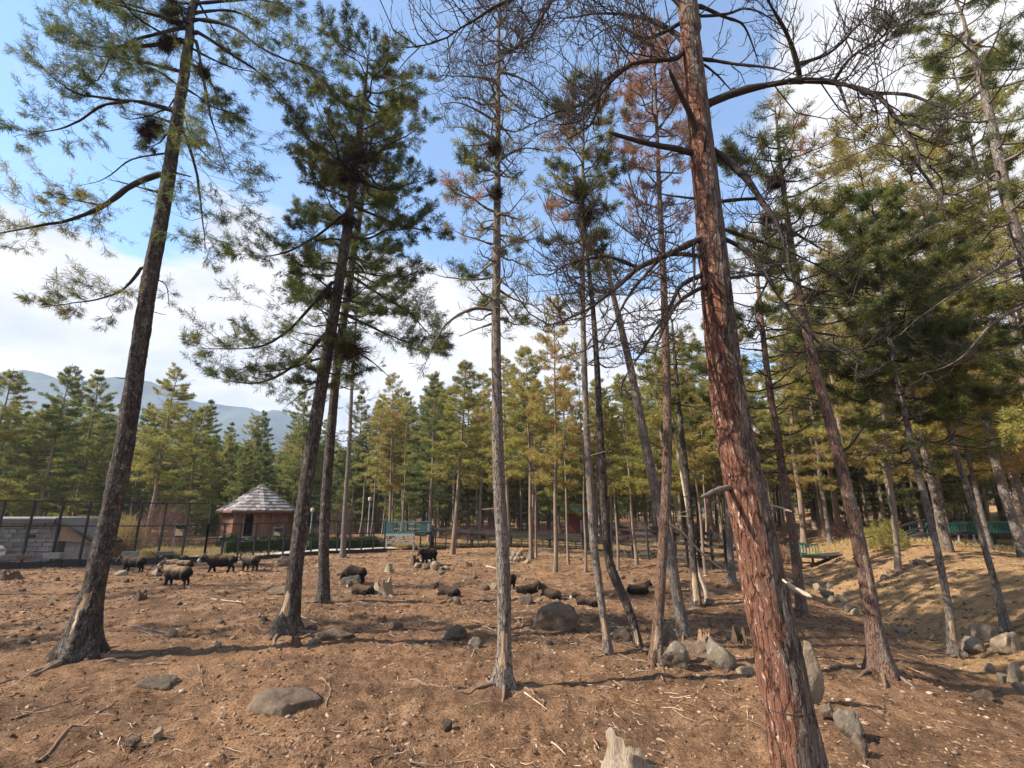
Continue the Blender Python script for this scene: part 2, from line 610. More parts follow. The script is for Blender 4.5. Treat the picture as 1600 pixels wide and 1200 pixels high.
def trunk_mesh(C, rad, base, sides, amp, flare=0.55, flare_h=0.35, lobes=5, scars=(), seed=0, rough=0.0, redlow=99.0):
    """C [N,3] centre line (world), rad [N]; returns Geo and vertex attributes"""
    N = len(C)
    th = np.arange(sides) / sides * 2 * pi
    zz = (C[:, 2] - base[2])[:, None]
    q = np.stack(np.broadcast_arrays(np.cos(th)[None] * 1.0, np.sin(th)[None] * 1.0, zz * 1.4 + seed * 7.1), -1)
    lob = 0.55 * np.cos(lobes * th + seed) + 0.3 * np.cos((lobes - 2) * th + 2.1 * seed)
    fl = 1 + flare * np.exp(-np.maximum(zz, 0) / flare_h) * (1 + 0.75 * lob[None])
    mult = fl * (1 + amp * fbm(q * 1.6, 3))
    if rough:
        q2 = np.stack(np.broadcast_arrays(np.cos(th)[None] * 7, np.sin(th)[None] * 7, zz * 3.2 + seed), -1)
        w = fbm(q2 * 0.6 + 3, 2)
        q2[..., 0] += 0.5 * w
        cr = np.abs(fbm(q2, 3))
        mult = mult * (1 + rough * (sstep(0.0, 0.28, cr) - 0.6) + rough * 0.6 * fbm(q2 * 2.5, 2) + rough * .5 * fbm(q2 * .35 + 7, 2))
    cam_az = math.atan2(CAMP[1] - base[1], CAMP[0] - base[0])
    sc = np.zeros((N, sides))
    for hz, half, az, hw in scars:
        da = (th - (cam_az + radians(az)) + pi) % (2 * pi) - pi
        v = np.minimum(1 - ((zz - hz) / half) ** 2, 1 - (da[None] / hw) ** 2)
        sc = np.maximum(sc, np.clip(v, 0, 1))
    mult = mult * (1 - 0.06 * sstep(0.3, 0.6, sc))
    red = (0.5 + 0.62 * np.cos(th - radians(180)))[None] - 0.6 * sstep(redlow, redlow + 3, zz)  # own redness, plus the sunlit and shaded sides painted into the bark colour
    V = C[:, None] + rad[:, None, None] * mult[..., None] * np.stack([np.cos(th), np.sin(th), 0 * th], -1)[None]
    i = np.arange(N - 1)[:, None] * sides
    j = np.arange(sides)[None]
    a, b = i + j, i + (j + 1) % sides
    F = np.stack([a, b, b + sides, a + sides], -1).reshape(-1, 4)
    g = Geo()
    g.add(V, F)
    g.add(C[-1] + [0, 0, rad[-1] * 0.3], np.zeros((0, 3), int))
    last = (N - 1) * sides + np.arange(sides)
    g.F.append((np.stack([last, np.roll(last, -1), np.full(sides, N * sides)], -1), 0, np.full(sides, .5)))
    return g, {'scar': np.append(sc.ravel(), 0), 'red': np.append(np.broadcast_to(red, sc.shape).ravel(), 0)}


# ------------------------------------------------------------------ limbs, twigs, needles
def norm(a):
    return a / (np.linalg.norm(a, axis=-1, keepdims=True) + 1e-9)


def along(P, t):
    """points and tangents at parameters t [N,n] of polylines P [N,K,3]"""
    N, K = P.shape[:2]
    f = np.clip(t, 0, 1) * (K - 1)
    i = np.minimum(f.astype(int), K - 2)
    u = (f - i)[..., None]
    r = np.arange(N)[:, None]
    a, b = P[r, i], P[r, i + 1]
    return a * (1 - u) + b * u, norm(b - a)


def sprout(P, L, n, t0, t1, lfac, ang=55, lift=0.12, curl=0.15, K=4, wig=0.05, taper=0.6, minlen=0.1, roll=0.35, wild=0.0):
    """side shoots: n on each polyline of P (lengths L) -> polylines [N*n,K,3], lengths"""
    N = len(P)
    t = t0 + (t1 - t0) * (np.arange(n)[None] + rng.uniform(-.4, .4, (N, n)) + 0.5) / n
    q, T = along(P, t)
    up = np.array([0, 0, 1.0])
    side = norm(np.cross(T, up + 0 * T) + 1e-4)
    sgn = np.where((np.arange(n) + rng.integers(0, 2, (N, 1))) % 2 == 0, 1.0, -1.0)[..., None]
    a = np.radians(ang + rng.uniform(-14, 14, (N, n)))[..., None]
    rl = rng.normal(0, roll, (N, n))[..., None]
    nrm = norm(np.cross(side, T))
    d = norm(T * np.cos(a) + np.sin(a) * (side * sgn * np.cos(rl) + nrm * np.sin(rl)) + up * lift)
    ln = np.maximum(L[:, None] * lfac * (1 - taper * (t - t0) / max(t1 - t0, 1e-6)) * rng.uniform(.6 - .35 * wild, 1.2 + .25 * wild, (N, n)), minlen)
    s = np.linspace(0, 1, K)
    Q = q[:, :, None] + d[:, :, None] * (ln[..., None, None] * s[:, None]) + up * (curl * (1 + wild * rng.uniform(-1.1, .7, (N, n, 1, 1))) * ln[..., None, None] * (s ** 2)[:, None])
    wv = np.cumsum(rng.normal(0, 1, (N, n, K, 3)), axis=2) * (wig * ln[..., None, None])
    wv -= wv[:, :, :1]
    return (Q + wv).reshape(N * n, K, 3), ln.reshape(-1)


def needles(g, pos, d, L, W, k, spread=0.55, droop=0.2, mat=0, tint=0.45, tvar=0.14, back=0.10):
    N = len(pos)
    if N == 0:
        return
    pos = np.repeat(pos, k, 0)
    d = np.repeat(d, k, 0)
    n = N * k
    base = pos - d * rng.uniform(-0.2, 1, (n, 1)) * back
    v = norm(d * 0.75 + rng.normal(0, spread, (n, 3)) + np.array([0, 0, -droop]))
    sd = norm(np.cross(v, rng.normal(0, 1, (n, 3))))
    ln = L * rng.uniform(.7, 1.15, (n, 1))
    mid = base + v * ln * 0.55
    tip = base + v * ln + np.array([0, 0, -0.18 * droop]) * ln
    V = np.stack([base, mid + sd * W / 2, tip, mid - sd * W / 2], 1).reshape(-1, 3)
    F = np.arange(n * 4).reshape(n, 4)
    tt = np.repeat(np.broadcast_to(tint, (N,)) + rng.normal(0, tvar, N), k) + rng.normal(0, 0.05, n)
    g.add(V, F, mat, np.clip(tt, 0, 1))


MODES = {
    # sec: side shoots, ter: twigs on each, tufts per twig, curl upward
    'live': dict(sec=14, sl=0.38, ter=6, tl=0.42, s0=0.26, curl=0.20, tufts=3, k=12, foliage='needles', tint=0.42),
    'thick': dict(sec=16, sl=0.36, ter=5, tl=0.42, s0=0.16, curl=0.22, tufts=3, k=10, foliage='needles', tint=0.45),
    'sparse': dict(sec=9, sl=0.36, ter=3, tl=0.40, s0=0.35, curl=0.20, tufts=2, k=8, foliage='needles', tint=0.38),
    'dead': dict(sec=14, sl=0.40, ter=6, tl=0.45, s0=0.18, curl=0.35, tufts=0, k=0, foliage=None, tint=0.4),
    'comb': dict(sec=30, sl=0.46, ter=7, tl=0.38, s0=0.20, curl=0.55, tufts=0, k=0, foliage=None, tint=0.4),
    'brown': dict(sec=14, sl=0.38, ter=5, tl=0.42, s0=0.22, curl=0.30, tufts=3, k=8, foliage='needles_dead', tint=0.55),
    'mixed': dict(sec=11, sl=0.36, ter=4, tl=0.42, s0=0.28, curl=0.28, tufts=2, k=8, foliage='needles', tint=0.72),
    'bare': dict(sec=5, sl=0.25, ter=2, tl=0.4, s0=0.3, curl=0.2, tufts=0, k=0, foliage=None, tint=0.4),
    'stub': dict(sec=0, sl=0, ter=0, tl=0, s0=0, curl=0, tufts=0, k=0, foliage=None, tint=0.5),
}


def make_branch(parent, base, P, r0, mode, matname='limb', needle=(0.15, 0.011), twig_r=0.0035, name='branch', thin=1.0):
    md = MODES[mode]
    P = np.asarray(P, float) - base
    n = max(7, min(18, len(P) * 3 + 2))
    C = spline(P, n)
    L = float(np.linalg.norm(np.diff(C, axis=0), axis=1).sum())
    C = C + np.cumsum(rng.normal(0, 0.030 * L / n * 2.2, C.shape), 0) * (np.arange(n) / n)[:, None]
    s = np.linspace(0, 1, n)
    if mode == 'stub':
        R = r0 * (1 - 0.55 * s)
        R[-1] *= 0.25
    else:
        R = r0 * (1 - s) ** 1.05 * (1 + 0.14 * rng.normal(0, 1, n)) + twig_r * 1.3
        R[0] *= 1.35
    g = Geo()
    g.tubes(C[None], R[None], 7 if r0 > 0.03 else 5, 0)
    nd = None
    if md['sec']:
        La = np.array([L])
        wild = 1.0 if mode in ('dead', 'comb', 'bare') else 0.2
        ns = max(4, int(md['sec'] * min(1.6, max(0.45, L / 2.4)) * thin))
        S1, L1 = sprout(C[None], La, ns, md['s0'], 0.99, md['sl'], 52, 0.14, md['curl'], 5, 0.07 if wild else .035, 0.62, 0.1, .35 + .3 * wild, wild)
        g.tubes(S1, np.linspace(1, 0.35, 5)[None] * (twig_r * 2.0), 3, 1)
        S2, L2 = sprout(S1, L1, max(2, int(round(md['ter'] * min(1.0, L / 1.5)))), 0.25, 1.0, md['tl'], 42, 0.10, md['curl'], 4, 0.09 if wild else .05, 0.45, 0.09, 0.6, wild)
        g.tubes(S2, np.linspace(1, 0.5, 4)[None] * twig_r, 3, 1)
        if mode in ('dead', 'comb'):
            S3, L3 = sprout(S2, L2, 2, 0.25, 0.9, 0.6, 38, 0.1, md['curl'], 3, 0.05, 0.3, 0.07, 0.8)
            g.tubes(S3, np.linspace(1, 0.6, 3)[None] * twig_r * 0.75, 3, 1)
        if md['foliage']:
            nd = Geo()
            tt = np.tile(np.linspace(0.45, 1.0, md['tufts']), (len(S2), 1))
            q, T = along(S2, tt)
            bt = md['tint'] + rng.normal(0, 0.10)
            needles(nd, q.reshape(-1, 3), T.reshape(-1, 3), needle[0], needle[1], md['k'], 0.5, 0.28, 0, bt)
            q, T = along(S1, np.tile([0.7, 1.0], (len(S1), 1)))
            needles(nd, q.reshape(-1, 3), T.reshape(-1, 3), needle[0], needle[1], md['k'], 0.5, 0.28, 0, bt)
    o = g.build(name, [M[matname], M['twig']], parent)
    if nd is not None:
        nd.build('foliage', M[md['foliage']], o)['kind'] = 'stuff'
    return o


def clump(parent, base, p, r, mat='needles_old', tint=0.45):
    """a shaggy bundle of caught needles and twigs on the trunk"""
    n = int(160 * max(1, r / 0.25))
    u = norm(rng.normal(0, 1, (n, 3)))
    g = Geo()
    pos = p - base + u * r * rng.uniform(.2, 1.0, (n, 1)) * np.array([1.1, 1.1, .7]) * (1 + .35 * fbm(u * 1.7 + p[0], 2)[:, None])
    needles(g, pos, norm(u + [0, 0, -.7]), 0.14, 0.012, 6, 0.6, 0.6, 0, tint, 0.12)
    tw = np.stack([pos, pos + u * r * 0.7 + rng.normal(0, .06, (n, 3)), pos + u * r * 0.95 + rng.normal(0, .1, (n, 3)) - [0, 0, .08]], 1)
    g.tubes(tw, [[.006, .004, .002]], 3, 1)
    g.build('needle_clump', [M[mat], M['twig']], parent)['kind'] = 'stuff'


def grow(label, basepx, trunk, bark, limbs=(), crown=None, scars=(), sides=26, top=None, name='pine_tree', flare=0.55, flare_h=0.35, lobes=5, rough=0.0,
         limbmat='limb', needle=(0.15, 0.011), clumps=(), stubs=0, roots=0, base=None, redlow=99.0, amp=0.05, twig_r=0.0035, group=None, thin=1.0):
    """a tree set out from the photograph: trunk = [(px, py, width px), ...] upwards from the base"""
    b = ground(*basepx) if base is None else np.array(base, float)
    pts, rad = [b + [0, 0, -0.25]], [None]
    for (x, y, w) in trunk:
        p = on_depth(x, y, b[1])
        pts.append(p)
        rad.append(metres(w, p) / 2)
    rad[0] = rad[1]
    if top:                                     # (metres more, lean x, lean y)
        pts.append(pts[-1] + np.array([top[1], top[2], top[0]]))
        rad.append(max(0.02, rad[-1] * 0.35))
    A = np.column_stack([np.array(pts), np.array(rad)])
    length = np.linalg.norm(np.diff(A[:, :3], axis=0), axis=1).sum()
    C = spline(A, int(max(30, length / (0.07 if rough else 0.16))))
    seed = len(bpy.data.objects) * 0.37
    root = thing(name, label, 'tree', b, 0, group)
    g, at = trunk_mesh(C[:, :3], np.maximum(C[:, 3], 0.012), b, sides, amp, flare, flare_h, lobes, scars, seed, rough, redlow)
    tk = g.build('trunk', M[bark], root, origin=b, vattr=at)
    tk.location = (0, 0, 0)
    px_m = depth_of(b) / F_PX
    cz = C[:, 2]

    def axis(z):
        return np.array([np.interp(z, cz, C[:, k]) for k in range(4)])

    for lb in limbs:
        pp, wpx, dd, mode = lb[:4]
        n = len(pp)
        q = [on_depth(x, y, b[1] + dd * (i / max(n - 1, 1)) ** 1.2) for i, (x, y) in enumerate(pp)]
        r_limb = metres(wpx, q[0]) / 2
        a0 = axis(q[0][2])
        if np.hypot(*(a0[:2] - q[0][:2])) < .75:
            q.insert(0, np.array([a0[0], a0[1], q[0][2] - .04]))
        make_branch(root, b, q, r_limb, mode, lb[4] if len(lb) > 4 else limbmat, needle, twig_r, 'branch' if mode != 'stub' else 'branch_stub', thin)
    if crown:
        prof = crown['profile']                 # [(py, radius px, mode)] from top to bottom
        zs = np.array([on_depth(0, y, b[1])[2] for y, *_ in prof])
        rs = np.array([r * px_m * 1.1 for _, r, *_ in prof])
        o = np.argsort(zs)
        z, ztop = zs.min(), zs.max()
        phase = rng.uniform(0, 6)
        while z < ztop:
            k = crown.get('k', 4)
            for i in range(k):
                if rng.uniform() < crown.get('skip', 0.1):
                    continue
                az = phase + i / k * 2 * pi + rng.uniform(-.4, .4)
                zz = z + rng.uniform(-.15, .15)
                a = axis(zz)
                Ln = np.interp(zz, zs[o], rs[o]) * rng.uniform(.55, 1.12)
                ms = prof[int(np.argmin(np.abs(zs - zz)))][2]
                mode = ms if isinstance(ms, str) else ms[rng.integers(len(ms))]
                rise = crown.get('rise', (0.05, 0.35))
                f = (zz - zs.min()) / max(ztop - zs.min(), 1e-6)
                el = rise[0] + (rise[1] - rise[0]) * f + rng.normal(0, .12)
                s = np.linspace(0, 1, 5)
                hd = np.array([cos(az), sin(az), 0])
                P = a[:3] + hd * (Ln * s[:, None]) + np.array([0, 0, 1]) * (Ln * (el * s - crown.get('sag', 0.25) * s * (1 - s) + crown.get('tipup', 0.1) * s ** 3))[:, None]
                P[1:] += rng.normal(0, 0.03 * Ln, (4, 3))
                make_branch(root, b, P, max(0.010, min(0.012 + Ln * 0.010, a[3] * 0.5)), mode, limbmat, needle, twig_r, 'branch', thin)
            phase += 0.9
            z += crown.get('gap', 0.5) * rng.uniform(.7, 1.3)
    for (x, y, rpx) in clumps:
        p = on_depth(x, y, b[1] - 0.1)
        clump(root, b, p, rpx * px_m)
    for i in range(stubs):
        f = rng.uniform(0.15, 0.8)
        a = C[int(f * (len(C) - 1))]
        az = rng.uniform(0, 2 * pi)
        d = np.array([cos(az), sin(az), rng.uniform(-.2, .4)])
        ln = rng.uniform(.08, .38)
        make_branch(root, b, [a[:3] + d * a[3] * 0.7, a[:3] + d * (a[3] + ln * .5), a[:3] + d * (a[3] + ln) + rng.normal(0, .03, 3)], rng.uniform(.010, .02), 'stub', limbmat, needle, twig_r, 'branch_stub')
    for i in range(roots):
        az = i / roots * 2 * pi + rng.uniform(-.4, .4)
        ln = rng.uniform(.35, .85) * (1 + 2.5 * rad[1])
        s = np.linspace(0, 1, 9)
        bend = rng.normal(0, .35)
        x = b[0] + np.cos(az + bend * s) * (rad[1] * 0.9 + ln * s)
        y = b[1] + np.sin(az + bend * s) * (rad[1] * 0.9 + ln * s)
        zr = np.array([gz(a, c) for a, c in zip(x, y)]) + 0.03 * (1 - s) - rad[1] * .2 * s ** 1.5 + rng.normal(0, .008, 9)
        gr = Geo()
        gr.tubes(np.stack([x, y, zr], -1)[None] - b, (rad[1] * 0.26 * (1 - 0.55 * s))[None], 7)
        ro = gr.build('root', M['root_soil'], root)
    return root
# ------------------------------------------------------------------ the trees near enough to know one by one
DN = (0.13, 0.009)
grow('tall dark pine leaning right, nearest on the left, with long drooping feathery boughs', (122, 1030),
     [(128, 1000, 46.9), (150, 905, 37.6), (176, 790, 34.8), (197, 680, 32.7), (216, 555, 29.1), (236, 430, 26.3), (256, 320, 23.4), (270, 230, 21.3), (284, 140, 17.8), (296, 60, 14.9), (305, 0, 12.8)],
     'bark_dark', top=(4.5, 0.6, 0), sides=34, rough=0.06, flare=0.85, flare_h=0.36, roots=5,
     scars=[(0.95, 0.22, -28, 0.55), (0.62, 0.35, -55, 0.35)], needle=(0.15, 0.010), stubs=14,
     limbs=[
         ([(290, 35), (230, 20), (150, -5)], 7, -1.0, 'live'), ([(295, 45), (250, 25), (200, 5), (110, -10)], 8, 0.8, 'live'),
         ([(290, 42), (220, 60), (170, 75), (100, 60)], 8, 0.9, 'live'), ([(280, 65), (240, 70), (178, 80), (150, 122), (128, 132)], 9, -0.7, 'live'),
         ([(283, 112), (240, 100), (180, 88), (110, 78)], 7, 1.0, 'live'), ([(268, 172), (220, 160), (160, 155), (110, 145), (50, 102)], 9, -0.4, 'thick'),
         ([(200, 158), (160, 165), (120, 190), (70, 205), (28, 212)], 6, 0.2, 'live'), ([(255, 240), (205, 250), (165, 278), (120, 290)], 4, 0.6, 'bare'),
         ([(250, 272), (205, 290), (160, 322), (100, 345), (40, 357), (-60, 372)], 12, -0.8, 'live'), ([(246, 300), (205, 290), (165, 280)], 5, 0.4, 'bare'),
         ([(160, 322), (110, 310), (70, 305)], 4, -0.3, 'live'),
         ([(284, 198), (305, 260), (315, 320), (320, 380), (326, 402)], 6, -0.6, 'live'), ([(305, 60), (325, 150), (345, 220), (378, 285)], 6, -1.0, 'live'),
         ([(308, 50), (370, 90), (415, 122), (470, 185)], 7, 0.8, 'live'), ([(304, 30), (360, 40), (420, 80), (520, 120)], 7, -0.5, 'live'),
         ([(304, 20), (370, 20), (445, 62)], 6, 1.3, 'live'), ([(308, 5), (400, 2), (465, 22)], 6, 0.4, 'live'),
         ([(222, 418), (212, 432), (188, 455), (140, 470), (62, 482)], 6, -0.5, 'live'), ([(262, 260), (276, 270), (300, 276)], 5, 0.5, 'stub'),
         ([(265, 190), (235, 180), (205, 178)], 6, 0.3, 'bare'), ([(300, 100), (330, 130), (350, 190)], 5, 1.0, 'live'), ([(225, 430), (258, 445), (265, 482)], 3, 0.5, 'sparse')],
     crown=dict(profile=[(-150, 120, 'live'), (60, 150, ['live', 'sparse']), (200, 90, ['sparse', 'live'])], k=3, gap=0.65, skip=0.35, rise=(-0.35, 0.1), sag=0.1),
     clumps=[(243, 196, 17), (228, 204, 13), (268, 62, 16), (258, 70, 12), (318, 112, 14), (275, 10, 22), (266, 24, 15)])

grow('tall dense pine with a pale debarked patch low on its trunk, right of the pavilion', (447, 990),
     [(450, 962, 29.6), (456, 935, 25.7), (466, 850, 23.4), (478, 760, 21.8), (490, 680, 21.1), (503, 600, 19.5), (516, 525, 17.9), (530, 440, 16.4), (545, 340, 14.0), (556, 250, 11.7), (566, 170, 7.8), (573, 115, 3.9), (575, 90, 1.6)],
     'bark_dark', sides=30, rough=0.05, flare=0.8, flare_h=0.30, roots=4, scars=[(0.62, 0.32, -35, 0.75)], needle=(0.15, 0.012), stubs=10,
     limbs=[
         ([(545, 330), (490, 372), (430, 400), (365, 398)], 6, -0.6, 'live'), ([(520, 440), (455, 510), (400, 540), (308, 536)], 7, -0.5, 'live'),
         ([(508, 522), (462, 570), (400, 600), (325, 592)], 7, 0.4, 'thick'), ([(500, 560), (450, 575), (400, 582)], 5, -0.8, 'thick'),
         ([(545, 430), (600, 462), (650, 492), (695, 548)], 6, -0.4, 'live'), ([(535, 490), (600, 520), (650, 540), (690, 545)], 5, 0.5, 'live'),
         ([(528, 500), (490, 480), (470, 468)], 4, 0.2, 'bare'), ([(548, 320), (620, 350), (700, 370)], 6, 0.5, 'live')],
     crown=dict(profile=[(70, 66, 'live'), (110, 98, 'thick'), (170, 118, ['thick', 'live']), (215, 92, 'live'), (260, 135, ['thick', 'live']), (330, 120, ['live', 'sparse']), (420, 140, ['live', 'sparse']), (500, 90, 'sparse'), (585, 60, 'live')],
                k=4, gap=0.60, skip=0.20, rise=(-0.15, 0.38), sag=0.22, tipup=0.18),
     clumps=[(516, 460, 16), (565, 240, 42), (545, 275, 36), (545, 345, 16), (520, 530, 20), (550, 545, 24)])

grow('dark slender pine close behind the dense pine, its foot on bare earth', (506, 942),
     [(506, 915, 18.1), (506, 850, 16.3), (510, 770, 16.3), (517, 680, 14.6), (524, 600, 13.8), (534, 520, 12.9), (546, 440, 11.2), (557, 370, 9.5), (568, 300, 6.9), (580, 220, 4.3), (588, 170, 1.7)],
     'bark_dark', sides=22, rough=0.04, flare=0.4, needle=(0.16, 0.013), stubs=8, roots=3,
     limbs=[([(525, 540), (575, 560), (625, 605)], 4, 0.5, 'bare'), ([(520, 600), (480, 610), (440, 640)], 4, 0.5, 'sparse'), ([(540, 470), (600, 480), (650, 500)], 4, 0.6, 'live')],
     crown=dict(profile=[(160, 30, 'live'), (240, 90, 'live'), (360, 105, 'live'), (460, 100, ['live', 'sparse']), (600, 70, 'sparse')], k=4, gap=0.6, skip=0.2, rise=(-0.15, 0.35)),
     clumps=[(548, 455, 14), (540, 555, 22)])

grow('thin bare pole pine between the dense pines and the green railed platform', (535, 872),
     [(536, 855, 8.1), (540, 780, 7.2), (546, 690, 6.3), (550, 600, 5.4), (556, 500, 4.5), (560, 420, 2.7)], 'bark_grey', sides=14, flare=0.5, needle=(0.2, 0.02), twig_r=0.006,
     crown=dict(profile=[(420, 30, 'sparse'), (520, 50, ['sparse', 'dead']), (690, 38, 'dead')], k=3, gap=0.9, skip=0.3), limbmat='limb_grey', stubs=6, thin=0.7)

grow('straight grey pine in the middle with a long debarked scar at its foot', (787, 1076),
     [(787, 1050, 24.3), (788, 1000, 21.1), (788, 950, 21.9), (785, 850, 20.2), (780, 760, 19.4), (778, 700, 17.8), (776, 600, 15.4), (775, 500, 13.8), (776, 400, 12.2), (777, 300, 10.5), (778, 200, 8.1), (779, 100, 5.7), (780, 20, 4.1)],
     'bark_grey', top=(1.6, 0.05, 0), sides=30, rough=0.05, flare=0.65, flare_h=0.18, roots=5, scars=[(0.52, 0.36, -5, 0.85)], needle=(0.13, 0.010), stubs=16, limbmat='limb_grey',
     limbs=[([(774, 485), (740, 482), (705, 500), (680, 530), (660, 580)], 6, -0.4, 'sparse'), ([(772, 505), (740, 515), (715, 525)], 4, 0.3, 'bare'),
            ([(778, 220), (735, 200), (690, 195)], 5, 0.5, 'comb'), ([(776, 190), (720, 160), (680, 160)], 4, -0.3, 'comb'), ([(779, 250), (820, 232), (865, 240)], 4, 0.3, 'dead'),
            ([(777, 130), (740, 120), (690, 118)], 4, -0.6, 'comb'), ([(778, 110), (830, 130), (880, 175)], 4, 0.5, 'comb')],
     crown=dict(profile=[(-60, 40, 'comb'), (40, 88, 'comb'), (120, 100, 'comb'), (200, 100, ['comb', 'dead']), (225, 84, ['mixed', 'live', 'dead']), (300, 100, ['mixed', 'live', 'brown', 'dead']), (370, 100, ['mixed', 'dead', 'live', 'sparse']), (440, 100, ['live', 'dead']), (490, 85, ['sparse', 'dead'])],
                k=4, gap=0.34, skip=0.15, rise=(-0.25, 0.30), sag=0.18, tipup=0.12),
     clumps=[(772, 228, 12), (775, 300, 8)])

grow('lean grey pine with a kinked foot, first of the leaning pair right of the middle', (950, 1022),
     [(948, 1000, 11.9), (942, 960, 11.2), (934, 900, 11.9), (927, 840, 12.6), (922, 760, 11.9), (917, 680, 10.5), (914, 600, 9.1), (911, 500, 8.4), (910, 400, 7.0), (910, 330, 6.3), (911, 240, 4.2), (913, 160, 2.1), (914, 120, 1.0)],
     'bark_grey', sides=22, rough=0.04, flare=0.6, flare_h=0.2, scars=[(0.45, 0.3, 0, 0.9)], roots=3, stubs=10, needle=(0.14, 0.012), limbmat='limb_grey',
     crown=dict(profile=[(118, 30, 'mixed'), (165, 72, ['mixed', 'live', 'brown']), (230, 84, ['mixed', 'live', 'brown']), (310, 78, ['mixed', 'brown', 'live']), (390, 70, ['live', 'dead']), (480, 66, ['dead', 'sparse'])],
                k=4, gap=0.42, skip=0.12, rise=(-0.15, 0.35)), clumps=[(915, 330, 26), (905, 300, 14)])

grow('crooked dark pine with a cream debarked foot bending left, second of the leaning pair', (1000, 1010),
     [(993, 985, 11.6), (980, 945, 14.3), (962, 905, 15.6), (951, 870, 13.6), (945, 800, 12.9), (940, 720, 12.2), (936, 640, 10.2), (932, 560, 8.8), (926, 480, 7.5), (918, 400, 5.4), (912, 330, 3.4), (908, 280, 1.4)],
     'bark_dark', sides=22, rough=0.05, flare=0.5, flare_h=0.2, scars=[(0.22, 0.2, -10, 0.8)], stubs=8, limbmat='limb_grey', roots=3,
     crown=dict(profile=[(280, 20, 'sparse'), (360, 66, ['sparse', 'dead']), (470, 84, ['dead', 'sparse']), (560, 76, 'dead')], k=4, gap=0.5, skip=0.2, rise=(-0.2, 0.3)))

grow('grey pine leaning hard to the left behind the reddish pine', (1072, 995),
     [(1064, 965, 18.7), (1056, 920, 17.3), (1044, 850, 17.3), (1025, 770, 16.6), (1010, 700, 15.1), (996, 630, 13.7), (982, 560, 11.5), (970, 510, 10.1), (958, 460, 7.9), (946, 410, 5.0), (938, 370, 2.2)],
     'bark_grey', sides=22, rough=0.04, flare=0.5, flare_h=0.25, stubs=8, limbmat='limb_grey', roots=3, scars=[(0.9, 0.2, 10, 0.4)],
     crown=dict(profile=[(370, 20, 'dead'), (440, 60, ['dead', 'brown']), (540, 66, 'dead')], k=3, gap=0.6, skip=0.25))

grow('straight reddish pine with pinkish dead needles in its top, beside the boulders', (1024, 1036),
     [(1026, 1012, 15.8), (1029, 960, 16.5), (1034, 880, 15.8), (1040, 780, 15.2), (1043, 700, 14.5), (1042, 600, 12.5), (1039, 500, 11.2), (1036, 420, 9.9), (1031, 320, 7.9), (1027, 220, 5.9), (1024, 140, 4.0), (1022, 80, 2.0), (1021, 55, 1.0)],
     'bark_brown', sides=28, rough=0.05, flare=0.9, flare_h=0.28, roots=5, scars=[(0.45, 0.28, -15, 0.5)], stubs=14, limbmat='limb_grey', needle=(0.13, 0.012), redlow=6.0,
     crown=dict(profile=[(55, 22, 'brown'), (110, 80, 'brown'), (180, 98, 'brown'), (250, 80, ['brown', 'dead']), (330, 70, ['dead', 'brown']), (430, 72, 'dead'), (520, 62, 'dead')],
                k=4, gap=0.44, skip=0.15, rise=(-0.15, 0.55), sag=0.18, tipup=0.2))

